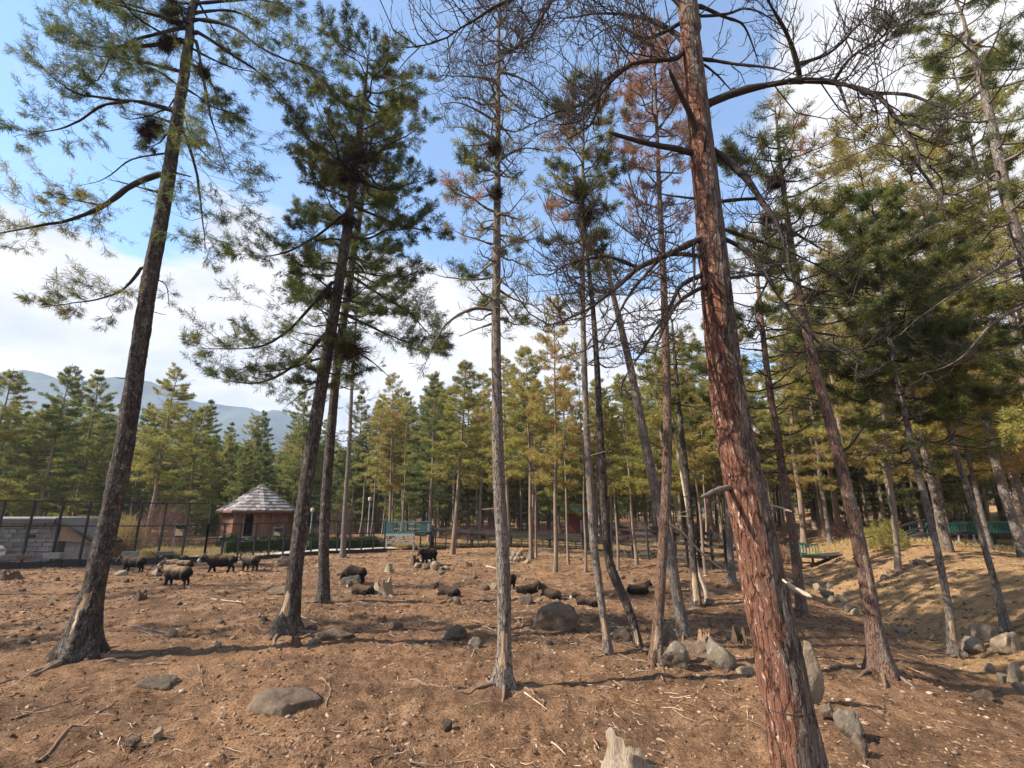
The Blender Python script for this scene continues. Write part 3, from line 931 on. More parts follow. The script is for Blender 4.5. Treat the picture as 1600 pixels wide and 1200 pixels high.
grow('huge red barked dead pine in front, its long bare limbs spread across the sky', (1262, 1300),
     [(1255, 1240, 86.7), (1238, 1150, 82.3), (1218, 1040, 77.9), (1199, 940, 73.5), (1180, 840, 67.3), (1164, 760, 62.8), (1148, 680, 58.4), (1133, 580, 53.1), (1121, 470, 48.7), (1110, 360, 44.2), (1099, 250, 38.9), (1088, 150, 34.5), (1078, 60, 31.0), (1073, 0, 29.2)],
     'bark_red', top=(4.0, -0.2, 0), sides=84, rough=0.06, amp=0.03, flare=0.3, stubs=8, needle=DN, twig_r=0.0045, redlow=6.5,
     limbs=[
         ([(1080, 75), (1045, 45), (1000, 24), (940, 16), (870, 22)], 11.4, 0.8, 'comb'), ([(1078, 60), (1058, 90), (985, 100), (935, 150), (905, 185), (860, 192)], 7.7, -0.5, 'comb'),
         ([(1078, 20), (980, -60), (880, -30), (775, 12), (720, 45), (690, 72), (640, 84)], 11.4, -0.3, 'comb'), ([(880, -30), (850, 20), (830, 60), (790, 90)], 5.8, -0.6, 'comb'),
         ([(985, 100), (940, 130), (915, 160), (870, 175), (820, 200)], 6.4, 0.5, 'comb'), ([(1075, 30), (1010, 60), (960, 40), (900, 80)], 5.8, 0.9, 'comb'),
         ([(1085, 240), (1045, 230), (1000, 222), (950, 212)], 12, -0.6, 'stub'), ([(1092, 230), (1082, 190), (1062, 150), (1043, 112)], 13, -0.5, 'stub'),
         ([(1075, 85), (1040, 92), (965, 80)], 5.1, 0.6, 'comb'), ([(940, 130), (925, 190), (880, 220)], 4.5, 0.2, 'comb'),
         ([(1100, 165), (1160, 142), (1240, 128), (1310, 132), (1370, 152), (1400, 190), (1425, 245), (1450, 290)], 12.1, -0.9, 'comb'), ([(1310, 132), (1322, 160), (1332, 190)], 4.5, -0.5, 'bare'),
         ([(1250, 128), (1246, 100), (1228, 50), (1200, 5), (1180, -40)], 8.9, -0.8, 'comb'), ([(1300, 130), (1330, 90), (1380, 60), (1400, 20)], 5.1, -1.1, 'comb'),
         ([(1250, 100), (1300, 80), (1340, 40), (1380, 0)], 5.8, -0.4, 'comb'), ([(1350, 145), (1420, 150), (1480, 180), (1500, 200)], 5.1, -1.2, 'bare'),
         ([(1095, 10), (1130, 26), (1160, 40), (1175, 72), (1183, 100)], 7.0, 0.6, 'bare'), ([(1130, 22), (1165, 12), (1195, 24), (1230, 50)], 4.5, 0.4, 'bare'),
         ([(1095, 92), (1150, 100), (1200, 108), (1245, 124)], 6.4, -0.4, 'dead'), ([(1098, 100), (1125, 120), (1150, 145)], 3.8, 0.3, 'bare'), ([(1400, 190), (1440, 200), (1490, 240)], 5.1, -1.0, 'bare'), ([(1425, 245), (1460, 300), (1480, 360)], 5.1, -0.8, 'bare'),
         ([(1115, 235), (1160, 272), (1190, 312), (1220, 350), (1236, 400), (1245, 430)], 14.0, -0.6, 'dead'), ([(1190, 312), (1200, 350), (1192, 390)], 5.1, -0.4, 'dead'), ([(1220, 350), (1270, 380), (1320, 400)], 5.1, -0.5, 'dead'),
         ([(1122, 370), (1165, 392), (1198, 432), (1240, 495), (1290, 535), (1345, 565)], 8.9, -0.8, 'dead'), ([(1120, 355), (1180, 375), (1250, 400), (1320, 440)], 5.8, 0.6, 'dead'), ([(1198, 432), (1180, 480), (1190, 530)], 4.5, -0.3, 'dead'),
         ([(1112, 368), (1085, 378), (1045, 398), (1000, 420), (955, 462), (915, 490), (860, 512)], 10.8, -0.7, 'comb'), ([(1085, 378), (1082, 420), (1080, 465)], 6.4, -0.4, 'dead'), ([(1112, 425), (1065, 445), (1040, 490), (1000, 545), (960, 600)], 7.7, -0.4, 'dead'),
         ([(1000, 420), (950, 400), (900, 410), (860, 430)], 5.8, -0.6, 'comb'), ([(1118, 440), (1060, 470), (1030, 520), (1015, 560)], 6.4, -0.9, 'dead'), ([(1045, 398), (1000, 440), (960, 500), (925, 560)], 5.8, -0.8, 'dead'),
         ([(1150, 762), (1125, 765), (1095, 779)], 13, -0.3, 'stub', 'limb_grey'), ([(1165, 664), (1178, 670), (1186, 678)], 11, -0.3, 'stub', 'deadwood'), ([(1205, 790), (1222, 794), (1238, 799)], 7, -0.2, 'stub', 'deadwood'),
         ([(1208, 905), (1238, 918), (1268, 934)], 15, -0.25, 'stub', 'deadwood'), ([(1210, 900), (1222, 905), (1230, 910)], 8, -0.3, 'stub', 'deadwood')])

_b = ground(1262, 1300)
for _o in [o for o in bpy.data.objects if o.get('label', '').startswith('huge red barked')]:
    _th = np.linspace(0, 2 * pi, 37)
    _p = on_depth(1230, 1103, _b[1])
    _R = metres(83, _p) / 2 * 1.02
    Geo().tubes([np.stack([_p[0] + _R * np.cos(_th), _p[1] + _R * np.sin(_th), _p[2] + 0 * _th], -1) - _b], .004, 5).build('wire_loop', M['twig'], _o)

grow('dark pine just right of the huge red pine, foot behind it on the slope', (1253, 966),
     [(1251, 940, 16.6), (1244, 880, 14.7), (1237, 820, 14.1), (1226, 760, 13.4), (1216, 690, 12.8), (1204, 620, 10.9), (1194, 540, 9.0), (1186, 460, 7.0), (1180, 400, 4.5), (1176, 350, 1.9)],
     'bark_brown', sides=22, rough=0.05, flare=0.4, stubs=12, roots=3, needle=(0.17, 0.014),
     crown=dict(profile=[(350, 20, 'live'), (430, 62, ['live', 'dead']), (520, 80, ['live', 'sparse', 'dead']), (640, 74, ['dead', 'sparse']), (740, 40, 'dead')], k=4, gap=0.6, skip=0.2))

grow('stout brown pine on the slope with a hooked root and amber needles on top', (1378, 1058),
     [(1374, 1028, 32.2), (1364, 970, 28.1), (1352, 900, 25.5), (1338, 830, 22.8), (1322, 760, 20.8), (1305, 690, 18.8), (1289, 630, 17.4), (1272, 570, 16.1), (1257, 500, 14.1), (1245, 440, 12.7), (1234, 370, 10.7), (1226, 310, 8.7), (1219, 250, 6.0), (1214, 200, 3.4), (1211, 165, 1.3)],
     'bark_brown', sides=32, rough=0.05, flare=0.8, flare_h=0.3, roots=6, stubs=12, needle=(0.15, 0.012), scars=[(1.6, .5, 20, .35)], redlow=5.0,
     limbs=[([(1250, 470), (1290, 455), (1322, 462)], 7, .4, 'bare'), ([(1262, 520), (1310, 560), (1360, 600)], 5, -.4, 'dead'), ([(1330, 740), (1370, 700), (1420, 720)], 4, -.5, 'dead'), ([(1325, 700), (1370, 650), (1440, 660)], 5, -.4, 'dead')],
     crown=dict(profile=[(160, 22, 'mixed'), (210, 78, ['mixed', 'mixed', 'brown']), (270, 105, ['mixed', 'live']), (340, 120, ['dead', 'mixed', 'live']), (430, 122, ['live', 'dead']), (540, 110, ['dead', 'sparse'])],
                k=4, gap=0.5, skip=0.15, rise=(-0.2, 0.4)), clumps=[(1212, 285, 12), (1200, 340, 10)])

grow('slim grey pine standing on a root mound beside the stream gully', (1490, 1024),
     [(1488, 1000, 15.0), (1482, 950, 13.6), (1471, 890, 12.9), (1458, 830, 12.2), (1443, 770, 12.2), (1428, 710, 11.6), (1415, 650, 10.2), (1402, 590, 9.5), (1391, 530, 8.8), (1381, 470, 7.5), (1372, 410, 5.4), (1366, 350, 3.4), (1362, 310, 1.4)],
     'bark_grey', sides=24, rough=0.05, flare=0.5, flare_h=0.25, roots=6, scars=[(0.5, 0.3, 5, 0.8)], stubs=10, needle=(0.17, 0.014),
     crown=dict(profile=[(310, 30, 'live'), (370, 95, 'live'), (450, 135, ['live', 'thick']), (540, 140, ['thick', 'live']), (640, 125, ['live', 'sparse']), (720, 70, ['dead', 'sparse'])], k=4, gap=0.55, skip=0.12, rise=(-0.15, 0.3)))

grow('slim grey pine on the far bank of the gully among pale rocks', (1572, 986),
     [(1567, 960, 15.4), (1556, 915, 12.6), (1543, 870, 11.9), (1529, 820, 11.9), (1510, 760, 11.2), (1492, 700, 10.5), (1476, 640, 9.1), (1462, 580, 8.4), (1450, 520, 6.3), (1440, 470, 4.2), (1432, 420, 2.1)],
     'bark_grey', sides=22, rough=0.05, flare=0.6, flare_h=0.25, roots=4, stubs=8, needle=(0.18, 0.015),
     crown=dict(profile=[(420, 20, 'live'), (490, 80, 'thick'), (580, 96, ['thick', 'live']), (680, 88, ['live', 'dead', 'sparse'])], k=4, gap=0.6, skip=0.12, rise=(-0.2, 0.3)))

grow('pine leaning in from the right edge, its trunk rising through the top right corner', (1800, 1075),
     [(1783, 1000, 32.3), (1740, 850, 30.4), (1700, 720, 28.5), (1660, 590, 26.6), (1625, 480, 24.7), (1598, 400, 22.8), (1575, 320, 20.9), (1558, 235, 18.1), (1543, 165, 15.2), (1526, 100, 11.4), (1510, 50, 7.6), (1500, 15, 4.8)],
     'bark_grey', top=(1.8, -0.3, 0), sides=24, rough=0.05, stubs=10, needle=(0.15, 0.011), limbmat='limb_grey',
     limbs=[([(1595, 400), (1540, 430), (1480, 470), (1420, 520)], 7, -.6, 'dead'), ([(1620, 470), (1560, 500), (1500, 560), (1440, 590)], 8, -.5, 'dead'), ([(1570, 300), (1500, 330), (1430, 370)], 6, -.4, 'dead')],
     crown=dict(profile=[(-90, 50, 'live'), (20, 120, 'live'), (110, 145, ['live', 'sparse']), (220, 150, ['live', 'live', 'sparse']), (330, 150, ['dead', 'live', 'live']), (440, 150, ['dead', 'live', 'live']), (560, 140, ['live', 'dead'])],
                k=4, gap=0.5, skip=0.15, rise=(-0.2, 0.3)))

grow('small straight pine in sunlight immediately left of the huge red pine', (1144, 914),
     [(1143, 890, 11.0), (1140, 840, 10.0), (1136, 760, 9.0), (1131, 680, 8.0), (1127, 600, 6.0), (1124, 520, 4.0), (1122, 470, 2.0)], 'bark_grey', sides=14, stubs=8, needle=(0.22, 0.022), twig_r=0.007, thin=0.7,
     crown=dict(profile=[(470, 14, 'live'), (540, 44, 'live'), (640, 46, ['live', 'dead'])], k=4, gap=0.8, skip=0.1))
grow('dark pine with a pale foot between the reddish pine and the huge red pine', (1088, 946),
     [(1087, 925, 13.0), (1083, 870, 11.0), (1078, 800, 10.0), (1070, 720, 9.0), (1062, 650, 8.0), (1056, 580, 6.0), (1050, 500, 3.0)], 'bark_dark', sides=16, stubs=8, needle=(0.2, 0.02), twig_r=0.006, thin=0.7, scars=[(0.5, 0.6, 0, 1.2)],
     crown=dict(profile=[(500, 16, 'mixed'), (570, 50, 'mixed'), (660, 52, ['live', 'dead'])], k=4, gap=0.8, skip=0.1))
grow('white dead snag standing crooked beside the dark pine with a pale foot', (1105, 940),
     [(1103, 925, 7.0), (1094, 900, 6.0), (1084, 865, 6.0), (1078, 820, 5.0), (1068, 760, 5.0), (1058, 700, 4.0), (1050, 655, 3.0), (1047, 640, 1.5)], 'deadwood', sides=10, name='dead_snag', stubs=5, limbmat='deadwood', flare=0.3)


# ------------------------------------------------------------------ forest pines: kinds built once and copied
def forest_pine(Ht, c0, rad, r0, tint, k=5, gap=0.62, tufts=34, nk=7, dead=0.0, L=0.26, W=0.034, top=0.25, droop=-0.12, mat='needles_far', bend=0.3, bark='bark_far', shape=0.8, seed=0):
    zc = np.linspace(-0.3, Ht, 16)
    bx = bend * np.sin(zc / Ht * 2.4 + seed) + 0.06 * np.sin(zc * 0.9 + seed)
    by = bend * 0.6 * np.sin(zc / Ht * 2.0 + 2 * seed)
    bx -= np.interp(0, zc, bx)
    by -= np.interp(0, zc, by)
    C = np.stack([bx, by, zc], -1)
    rr = r0 * (1 - 0.93 * np.clip(zc / Ht, 0, 1) ** 1.1)
    g, at = trunk_mesh(C, rr, np.zeros(3), 9, 0.05, 0.45, 0.3, 5, (), seed)
    root = thing('pine_tree', None, 'tree')
    g.build('trunk', M[bark], root)
    g = Geo()
    z = Ht * c0
    while z < Ht * 0.985:
        f = (z - Ht * c0) / (Ht * (1 - c0))
        env = rad * ((1 - f) ** shape * (1 - top) + top * (1 - f) ** 0.5) * sstep(-0.25, 0.2, f)
        for i in range(k):
            if rng.uniform() < 0.14:
                continue
            az = rng.uniform(0, 2 * pi)
            ln = max(0.25, env * rng.uniform(.55, 1.2))
            el = droop + 0.55 * f + rng.normal(0, .1)
            s = np.linspace(0, 1, 5)
            hd = np.array([cos(az), sin(az), 0])
            a = np.array([np.interp(z, zc, bx), np.interp(z, zc, by), z + rng.uniform(-.15, .15)])
            P = a + hd * ln * s[:, None] + np.array([0, 0, 1]) * (ln * (el * s + 0.16 * s ** 2 - 0.12 * s))[:, None]
            P[1:] += rng.normal(0, .03 * ln, (4, 3))
            g.tubes(P[None], [np.linspace(1, .25, 5) * (0.010 + 0.007 * ln)], 3, 1)
            isd = rng.uniform() < dead
            if isd:
                S1, L1 = sprout(P[None], np.array([ln]), 8, .2, 1, .38, 50, .1, .25, 3, .05)
                g.tubes(S1, [[.010, .007, .004]], 3, 1)
                continue
            nt = int(tufts * min(1.5, max(.35, ln / 1.5)))
            t = rng.uniform(.22, 1, nt) ** 0.8
            q, T = along(P[None], t[None])
            q, T = q[0], T[0]
            sd = norm(np.cross(T, [0, 0, 1.0]))
            off = rng.uniform(-1, 1, nt)[:, None] * (0.42 * ln * (1.08 - t))[:, None]
            pos = q + sd * off + np.array([0, 0, 1]) * rng.normal(0.02, .07, nt)[:, None] + T * np.abs(off) * 0.6
            d = norm(T * 0.7 + sd * np.sign(off) * 0.6 + [0, 0, .25])
            needles(g, pos, d, L, W, nk, .5, .1, 0, tint + rng.normal(0, .10), .10, .12)
        z += gap * rng.uniform(.6, 1.4) * (1.0 - 0.35 * f)
    # bare dead whorls under the crown
    z = Ht * c0 * 0.30
    while z < Ht * c0:
        az = rng.uniform(0, 2 * pi)
        ln = rng.uniform(.3, 1.3)
        a = np.array([np.interp(z, zc, bx), np.interp(z, zc, by), z])
        P = a + np.array([cos(az), sin(az), -.1]) * ln * np.linspace(0, 1, 4)[:, None] + rng.normal(0, .04, (4, 3)) * np.linspace(0, 1, 4)[:, None]
        g.tubes(P[None], [[.016, .012, .009, .004]], 3, 1)
        if ln > .7:
            S1, L1 = sprout(P[None], np.array([ln]), 4, .3, 1, .4, 50, .1, .2, 3, .05)
            g.tubes(S1, [[.008, .006, .003]], 3, 1)
        z += rng.uniform(.15, .6)
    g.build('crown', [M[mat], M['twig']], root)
    root.location = (0, -500, -500)
    return remember(root)


KIND = {
    'cone': [forest_pine(19, 0.13, 4.39, .24, .36, 6, .6, 44, 7, seed=1), forest_pine(17, 0.18, 3.90, .20, .46, 6, .6, 40, 7, seed=2), forest_pine(20, 0.22, 4.15, .24, .30, 6, .62, 44, 7, seed=3)],
    'young': [forest_pine(13, 0.05, 3.54, .15, .50, 6, .5, 40, 7, seed=4, top=.1), forest_pine(12, 0.06, 3.29, .14, .40, 6, .5, 40, 7, seed=5, top=.1)],
    'mid': [forest_pine(17, 0.34, 3.17, .17, .66, 5, .58, 42, 7, .12, seed=6, shape=.55), forest_pine(18, 0.30, 2.93, .16, .78, 5, .6, 40, 7, .15, seed=7, shape=.5), forest_pine(16, 0.36, 2.93, .15, .58, 5, .55, 40, 7, .12, seed=8, shape=.6)],
    'tall': [forest_pine(21, 0.32, 3.66, .22, .64, 5, .58, 46, 7, .22, seed=9, shape=.5), forest_pine(20, 0.36, 3.42, .20, .74, 5, .58, 46, 7, .25, seed=10, shape=.5), forest_pine(22, 0.29, 3.90, .22, .54, 5, .6, 46, 7, .2, seed=11, shape=.55)],
    'thin': [forest_pine(15, 0.46, 1.95, .11, .66, 4, .6, 34, 6, .35, seed=12, shape=.5), forest_pine(16, 0.50, 1.83, .12, .86, 4, .6, 34, 6, .45, seed=13, shape=.5)],
}
KIND['bank'] = [forest_pine(20, .21, 3.4, .135, .74, 5, .62, 40, 8, .25, L=.22, W=.024, seed=21, shape=.5, bark='bark_grey'), forest_pine(21, .25, 3.3, .125, .82, 5, .62, 40, 8, .3, L=.22, W=.024, seed=22, shape=.5, bark='bark_brown')]
USED = set()


def plant(kind, p, scale, label, group, lean=0.0, i=None):
    ks = KIND[kind]
    pr = ks[int(rng.integers(len(ks))) if i is None else i % len(ks)]
    rz = rng.uniform(0, 2 * pi)
    if pr.name not in USED:
        USED.add(pr.name)
        r = pr
        r.location = tuple(float(v) for v in p)
        r['label'], r['group'] = label, group
    else:
        r = dup(pr, p, 0, scale, label, group)
    w_ = scale * rng.uniform(.85, 1.3)
    r.scale = (w_, w_, scale)
    r.rotation_euler = (rng.normal(0, .015), lean + rng.normal(0, .015), rz) if not lean else (0, lean, 0)
    return r


# trunks one can pick out at the far edge of the yard: (base px, py, top y px, kind, label)
EDGE = [
    (707, 866, 560, 'mid', 'pale sunlit pine in front of the dark boarded walkway, left of the middle pine'),
    (830, 874, 540, 'mid', 'left one of two pale pines standing close together beside the white rock pile'),
    (838, 872, 585, 'thin', 'right one of two pale pines standing close together beside the white rock pile'),
    (868, 894, 500, 'mid', 'brown pine with a bent foot, right of the white rock pile'),
    (888, 882, 545, 'thin', 'reddish brown pine just right of the pine with a bent foot'),
    (915, 894, 560, 'thin', 'dark red pine trunk half hidden behind the lean grey pine'),
    (958, 890, 610, 'thin', 'thin pale pine leaning over a second pale trunk near the far fence'),
    (966, 892, 600, 'thin', 'pale pine trunk with broken branch stubs near the far fence'),
    (995, 882, 575, 'mid', 'pine standing alone in front of the dark far fence between two leaning trunks'),
    (1053, 895, 540, 'mid', 'brown pine trunk just right of the straight reddish pine near the far fence'),
    (1103, 898, 590, 'thin', 'short brown pine trunk at the dark fence left of the huge red pine'),
    (1404, 892, 470, 'mid', 'dark pine at the head of the gully below the elevated walkway'),
    (795, 850, 560, 'mid', 'grey pine behind the boarded walkway, seen just right of the middle pine'),
    (640, 815, 590, 'mid', 'red barked pine trunk rising behind the green railed platform'),
    (590, 830, 620, 'mid', 'leaning pine left of the green railed platform'),
    (660, 812, 640, 'thin', 'thin leaning pine behind the boarded walkway near the green platform'),
]
for px, py, ty, kind, lab in EDGE:
    b = ground(px, py)
    t = on_depth(px, ty, b[1])
    pr = KIND[kind][0]
    sc = (t[2] - b[2]) / 16.5
    plant(kind, b, float(np.clip(sc, .5, 1.3)), lab, None, i=px)

spots = []


def scatter(n, px0, px1, d0, d1, kinds, sc, label, group, gap=2.2, ok=None):
    made, tries = 0, 0
    while made < n and tries < n * 40:
        tries += 1
        Y = math.sqrt(rng.uniform(d0 ** 2, d1 ** 2))
        u = rng.uniform(px0, px1)
        x = (u - 800) / F_PX * Y * CP
        if ok is not None and not ok(u, x, Y):
            continue
        if any((x - a) ** 2 + (Y - b) ** 2 < gap * gap for a, b in spots):
            continue
        spots.append((x, Y))
        kd = kinds[int(rng.integers(len(kinds)))]
        plant(kd, (x, Y, gz(x, Y) - .05), rng.uniform(*sc), label[kd] if isinstance(label, dict) else label, group)
        made += 1


# the pines on the left that stand out above the fence
for u, Y, kd, s, lab in [(62, 47, 'cone', 1.0, 'broad layered pine behind the stone house, topmost against the cloud'), (-30, 46, 'cone', .95, 'pine cut off by the left edge behind the stone house'),
                         (118, 52, 'cone', .92, 'dark pine close behind the broad layered pine at the stone house'), (238, 46, 'tall', .78, 'leaning layered pine just right of the nearest dark trunk, behind the fence'),
                         (292, 50, 'cone', .80, 'bushy dark pine left of the pavilion roof'), (455, 66, 'mid', .92, 'slim pine with a pale rounded top right of the pavilion roof'),
                         (205, 60, 'cone', .78, 'dark pine seen just right of the nearest dark trunk, far behind the fence')]:
    x = (u - 800) / F_PX * Y * CP
    spots.append((x, Y))
    plant(kd, (x, Y, gz(x, Y) - .05), s, lab, None)

for u, Y, kd, s_, lab in [(1395, 27, 'bank', .86, 'full green pine between the stout brown pine and the root mound pine, behind the bank'), (1462, 30, 'bank', .98, 'full green pine behind the slim pine on the root mound'),
                          (1535, 25, 'bank', .92, 'full green pine behind the slim pine on the far bank'), (1585, 21, 'bank', 1.12, 'tall bright pine rising behind the far bank pine to the top of the picture'), (1470, 23, 'bank', 1.1, 'tall bright pine rising above the root mound pine'),
                          (1640, 18, 'bank', 1.1, 'tall bright pine just inside the right edge'), (1400, 33, 'bank', 1.15, 'tall pine behind the gully head, right of the stout brown pine'), (1610, 27, 'bank', 1.0, 'big green pine at the right edge behind the green balustrade'),
                          (1690, 22, 'bank', .95, 'big green pine whose boughs reach in from the right edge'), (1330, 31, 'mid', 1.0, 'olive pine rising just right of the stout brown pine'),
                          (1290, 36, 'bank', .95, 'green pine filling the gap left of the stout brown pine'), (1500, 38, 'bank', 1.05, 'tall pine far behind the two slim bank pines')]:
    x = (u - 800) / F_PX * Y * CP
    spots.append((x, Y))
    plant(kd, (x, Y, gz(x, Y) - .05), s_, lab, None)

LANDMARKS = [(-200, 'left of the nearest dark trunk'), (190, 'between the nearest dark trunk and the pavilion'), (335, 'behind the pavilion'), (470, 'between the twin trunks and the platform'),
             (590, 'behind the railed platform'), (690, 'between the platform and the middle pine'), (785, 'right of the middle pine'), (860, 'behind the pair of pale pines'), (930, 'behind the leaning pair of pines'),
             (1030, 'behind the straight reddish pine'), (1090, 'left of the huge red pine'), (1190, 'just right of the huge red pine'), (1250, 'left of the stout brown pine'), (1330, 'right of the stout brown pine'),
             (1420, 'behind the root mound pine'), (1500, 'behind the far bank pine'), (1560, 'near the right edge'), (9000, '')]
LOOKS = {'cone': 'dark full crowned pine', 'young': 'bushy young green pine', 'mid': 'slim olive green pine', 'tall': 'tall green pine', 'bank': 'tall bright pine', 'thin': 'thin yellowing pine'}


def where(u, Y, d):
    for (a, w), (b, _) in zip(LANDMARKS, LANDMARKS[1:]):
        if a <= u < b:
            return w
    return 'left of the nearest dark trunk' if u < 0 else 'near the right edge'


def forest(n, px0, px1, d0, d1, kinds, sc, gap=2.2):
    made, tries = 0, 0
    while made < n and tries < n * 40:
        tries += 1
        Y = math.sqrt(rng.uniform(d0 ** 2, d1 ** 2))
        u = rng.uniform(px0, px1)
        x = (u - 800) / F_PX * Y * CP
        if any((x - a) ** 2 + (Y - b) ** 2 < gap * gap for a, b in spots):
            continue
        spots.append((x, Y))
        kd = kinds[int(rng.integers(len(kinds)))]
        f = (Y - d0) / (d1 - d0)
        far = 'nearer forest' if f < .33 else ('deeper forest' if f < .7 else 'back of the forest')
        lab = f'{LOOKS[kd]}, {far}, {where(u, Y, d0)}'
        plant(kd, (x, Y, gz(x, Y) - .05), rng.uniform(*sc), lab, 'forest: ' + lab)
        made += 1


forest(36, -160, 330, 54, 84, ['cone', 'cone', 'tall'], (.7, .92), 2.6)
forest(28, 300, 580, 58, 88, ['young', 'young', 'cone'], (.75, 1.0), 2.4)
forest(62, 560, 1010, 45, 82, ['mid', 'mid', 'thin', 'tall', 'cone', 'mid'], (.78, 1.02), 2.2)
forest(56, 980, 1330, 36, 76, ['mid', 'thin', 'tall', 'tall', 'mid'], (.75, 1.02), 2.0)
forest(74, 1280, 1760, 29, 70, ['tall', 'mid', 'tall', 'cone'], (.72, 1.0), 2.1)
# pines standing outside the frame on the left, whose shade falls across the yard
for x, Y, kd, s_ in [(-24, 15.5, 'thin', 1.2), (-33, 24, 'mid', 1.0), (-22, 9.0, 'thin', 1.15)]:
    plant(kd, (x, Y, gz(x, Y) - .05), s_, 'pine standing outside the left edge of the yard', 'pines left of the yard')


def distant_wood():
    """the wood farther off, one mass: points that carry copies of the forest pines"""
    for q, kd in enumerate(['cone', 'young', 'mid', 'tall', 'cone', 'mid']):
        pr = KIND[kd][q % len(KIND[kd])]
        parts = {c.name.split('.')[0]: c for c in KIDS[pr.name]}
        n = 330
        Y = np.sqrt(rng.uniform(80 ** 2, 215 ** 2, n))
        u = rng.uniform(-1.3, 1.45, n)
        if kd in ('young',):
            u = rng.uniform(-1.2, .2, n)
        x = u * Y
        pts = np.column_stack([x, Y, height(x, Y)])
        me = bpy.data.meshes.new('distant_forest')
        me.vertices.add(n)
        me.vertices.foreach_set('co', pts.astype(np.float32).ravel())
        for k, a in (('size', rng.uniform(.62, .95, n)), ('turn', rng.uniform(0, 2 * pi, n))):
            me.attributes.new(k, 'FLOAT', 'POINT').data.foreach_set('value', a.astype(np.float32))
        o = bpy.data.objects.new('distant_forest', me)
        COL.objects.link(o)
        o['kind'] = 'stuff'
        ng = bpy.data.node_groups.new('distant forest', 'GeometryNodeTree')
        ng.interface.new_socket('Geometry', in_out='INPUT', socket_type='NodeSocketGeometry')
        ng.interface.new_socket('Geometry', in_out='OUTPUT', socket_type='NodeSocketGeometry')
        t = NT(ng)
        gi, go = t.n.new('NodeGroupInput'), t.n.new('NodeGroupOutput')
        jn = t.n.new('GeometryNodeJoinGeometry')
        for c in parts.values():
            oi = t.n.new('GeometryNodeObjectInfo')
            oi.inputs['Object'].default_value = c
            oi.inputs['As Instance'].default_value = False
            t.l.new(oi.outputs['Geometry'], jn.inputs[0])
        g2i = t.n.new('GeometryNodeGeometryToInstance')
        t.l.new(jn.outputs[0], g2i.inputs[0])
        sz, tu = t.n.new('GeometryNodeInputNamedAttribute'), t.n.new('GeometryNodeInputNamedAttribute')
        sz.inputs[0].default_value, tu.inputs[0].default_value = 'size', 'turn'
        cx = t.n.new('ShaderNodeCombineXYZ')
        t.l.new(tu.outputs[0], cx.inputs[2])
        ip = t.n.new('GeometryNodeInstanceOnPoints')
        t.l.new(gi.outputs[0], ip.inputs['Points'])
        t.l.new(g2i.outputs[0], ip.inputs['Instance'])
        t.l.new(cx.outputs[0], ip.inputs['Rotation'])
        t.l.new(sz.outputs[0], ip.inputs['Scale'])
        t.l.new(ip.outputs[0], go.inputs[0])
        o.modifiers.new('forest', 'NODES').node_group = ng


distant_wood()
# ------------------------------------------------------------------ mountain beyond the valley
def mountain():
    u = np.linspace(-280, 1300, 150)
    ridge_px = np.interp(u, [-700, -300, 0, 130, 250, 330, 430, 520, 600, 700, 800, 1500], [560, 570, 580, 596, 604, 632, 640, 690, 722, 752, 775, 790])
    Yr, Yb = 2300.0, 1300.0
    V = []
    nr = 26
    for i, (a, b) in enumerate(zip(u, ridge_px)):
        top = on_depth(a, b, Yr)
        for k in range(nr):
            f = k / (nr - 1)
            Y = Yb + (Yr - Yb) * f
            z = -30 + (top[2] + 30) * f ** 0.85
            V.append([top[0] / Yr * Y, Y, z])
    V = np.array(V)
    n = fbm(V * 0.006, 5)
    f = np.tile(np.linspace(0, 1, nr), len(u))
    V[:, 2] += n * 22 * sstep(0, .2, f)
    V[:, 1] += fbm(V * 0.004 + 50, 4) * 90
    g = Geo()
    i = np.arange(len(u) - 1)[:, None] * nr
    j = np.arange(nr - 1)[None]
    a = i + j
    g.add(V, np.stack([a, a + nr, a + nr + 1, a + 1], -1).reshape(-1, 4))
    m = plain('wooded mountainside', (0.045, 0.062, 0.035), 0.95, 0.4, 0.02, 0.05)
    g.build('mountain', m)['kind'] = 'structure'


mountain()


def haze():
    g = Geo()
    g.box((0, 0, 217), (7400, 5200, 450))
    m = bpy.data.materials.new('haze')
    m.use_nodes = True
    m.node_tree.nodes.clear()
    t = NT(m.node_tree)
    pv = t.node('ShaderNodeVolumePrincipled', {'Color': (0.60, 0.74, 1.0, 1), 'Density': 0.00024, 'Anisotropy': 0.1})
    out = t.node('ShaderNodeOutputMaterial')
    t.l.new(pv.outputs[0], out.inputs['Volume'])
    g.build('haze', m, smooth=False)['kind'] = 'stuff'


haze()




# ------------------------------------------------------------------ built things behind the yard
M['iron'] = plain('dark painted iron', (0.016, 0.015, 0.015), 0.55, 0.2, 20, 0.4)
M['wire'] = plain('galvanised wire', (0.05, 0.05, 0.05), 0.6, 0.2, 20, 0.4)
M['wood_dark'] = plain('weathered dark boards', (0.045, 0.040, 0.036), 0.85, 0.45, 4, 0.2, (0.6, 6, 6), 0, 0.01)
M['wood_grey'] = plain('grey boards', (0.15, 0.13, 0.11), 0.85, 0.35, 4, 0.2, (0.6, 6, 6), 0, 0.01)
M['wood_red'] = plain('reddish planed wood', (0.15, 0.074, 0.042), 0.7, 0.35, 4, 0.3, (4, 4, .6), 0, 0.004)
M['shingle'] = plain('weathered wooden shingles', (0.185, 0.165, 0.155), 0.75, 0.7, 3.0, 0.35, (2, 2, 2), 0, 0.01)
M['stone'] = plain('rough pale building stone', (0.235, 0.22, 0.195), 0.9, 0.3, 3, 0.2, (1, 1, 1), 0, 0.02)
M['concrete'] = plain('pale concrete', (0.40, 0.35, 0.29), 0.9, 0.15, 3, 0.2)
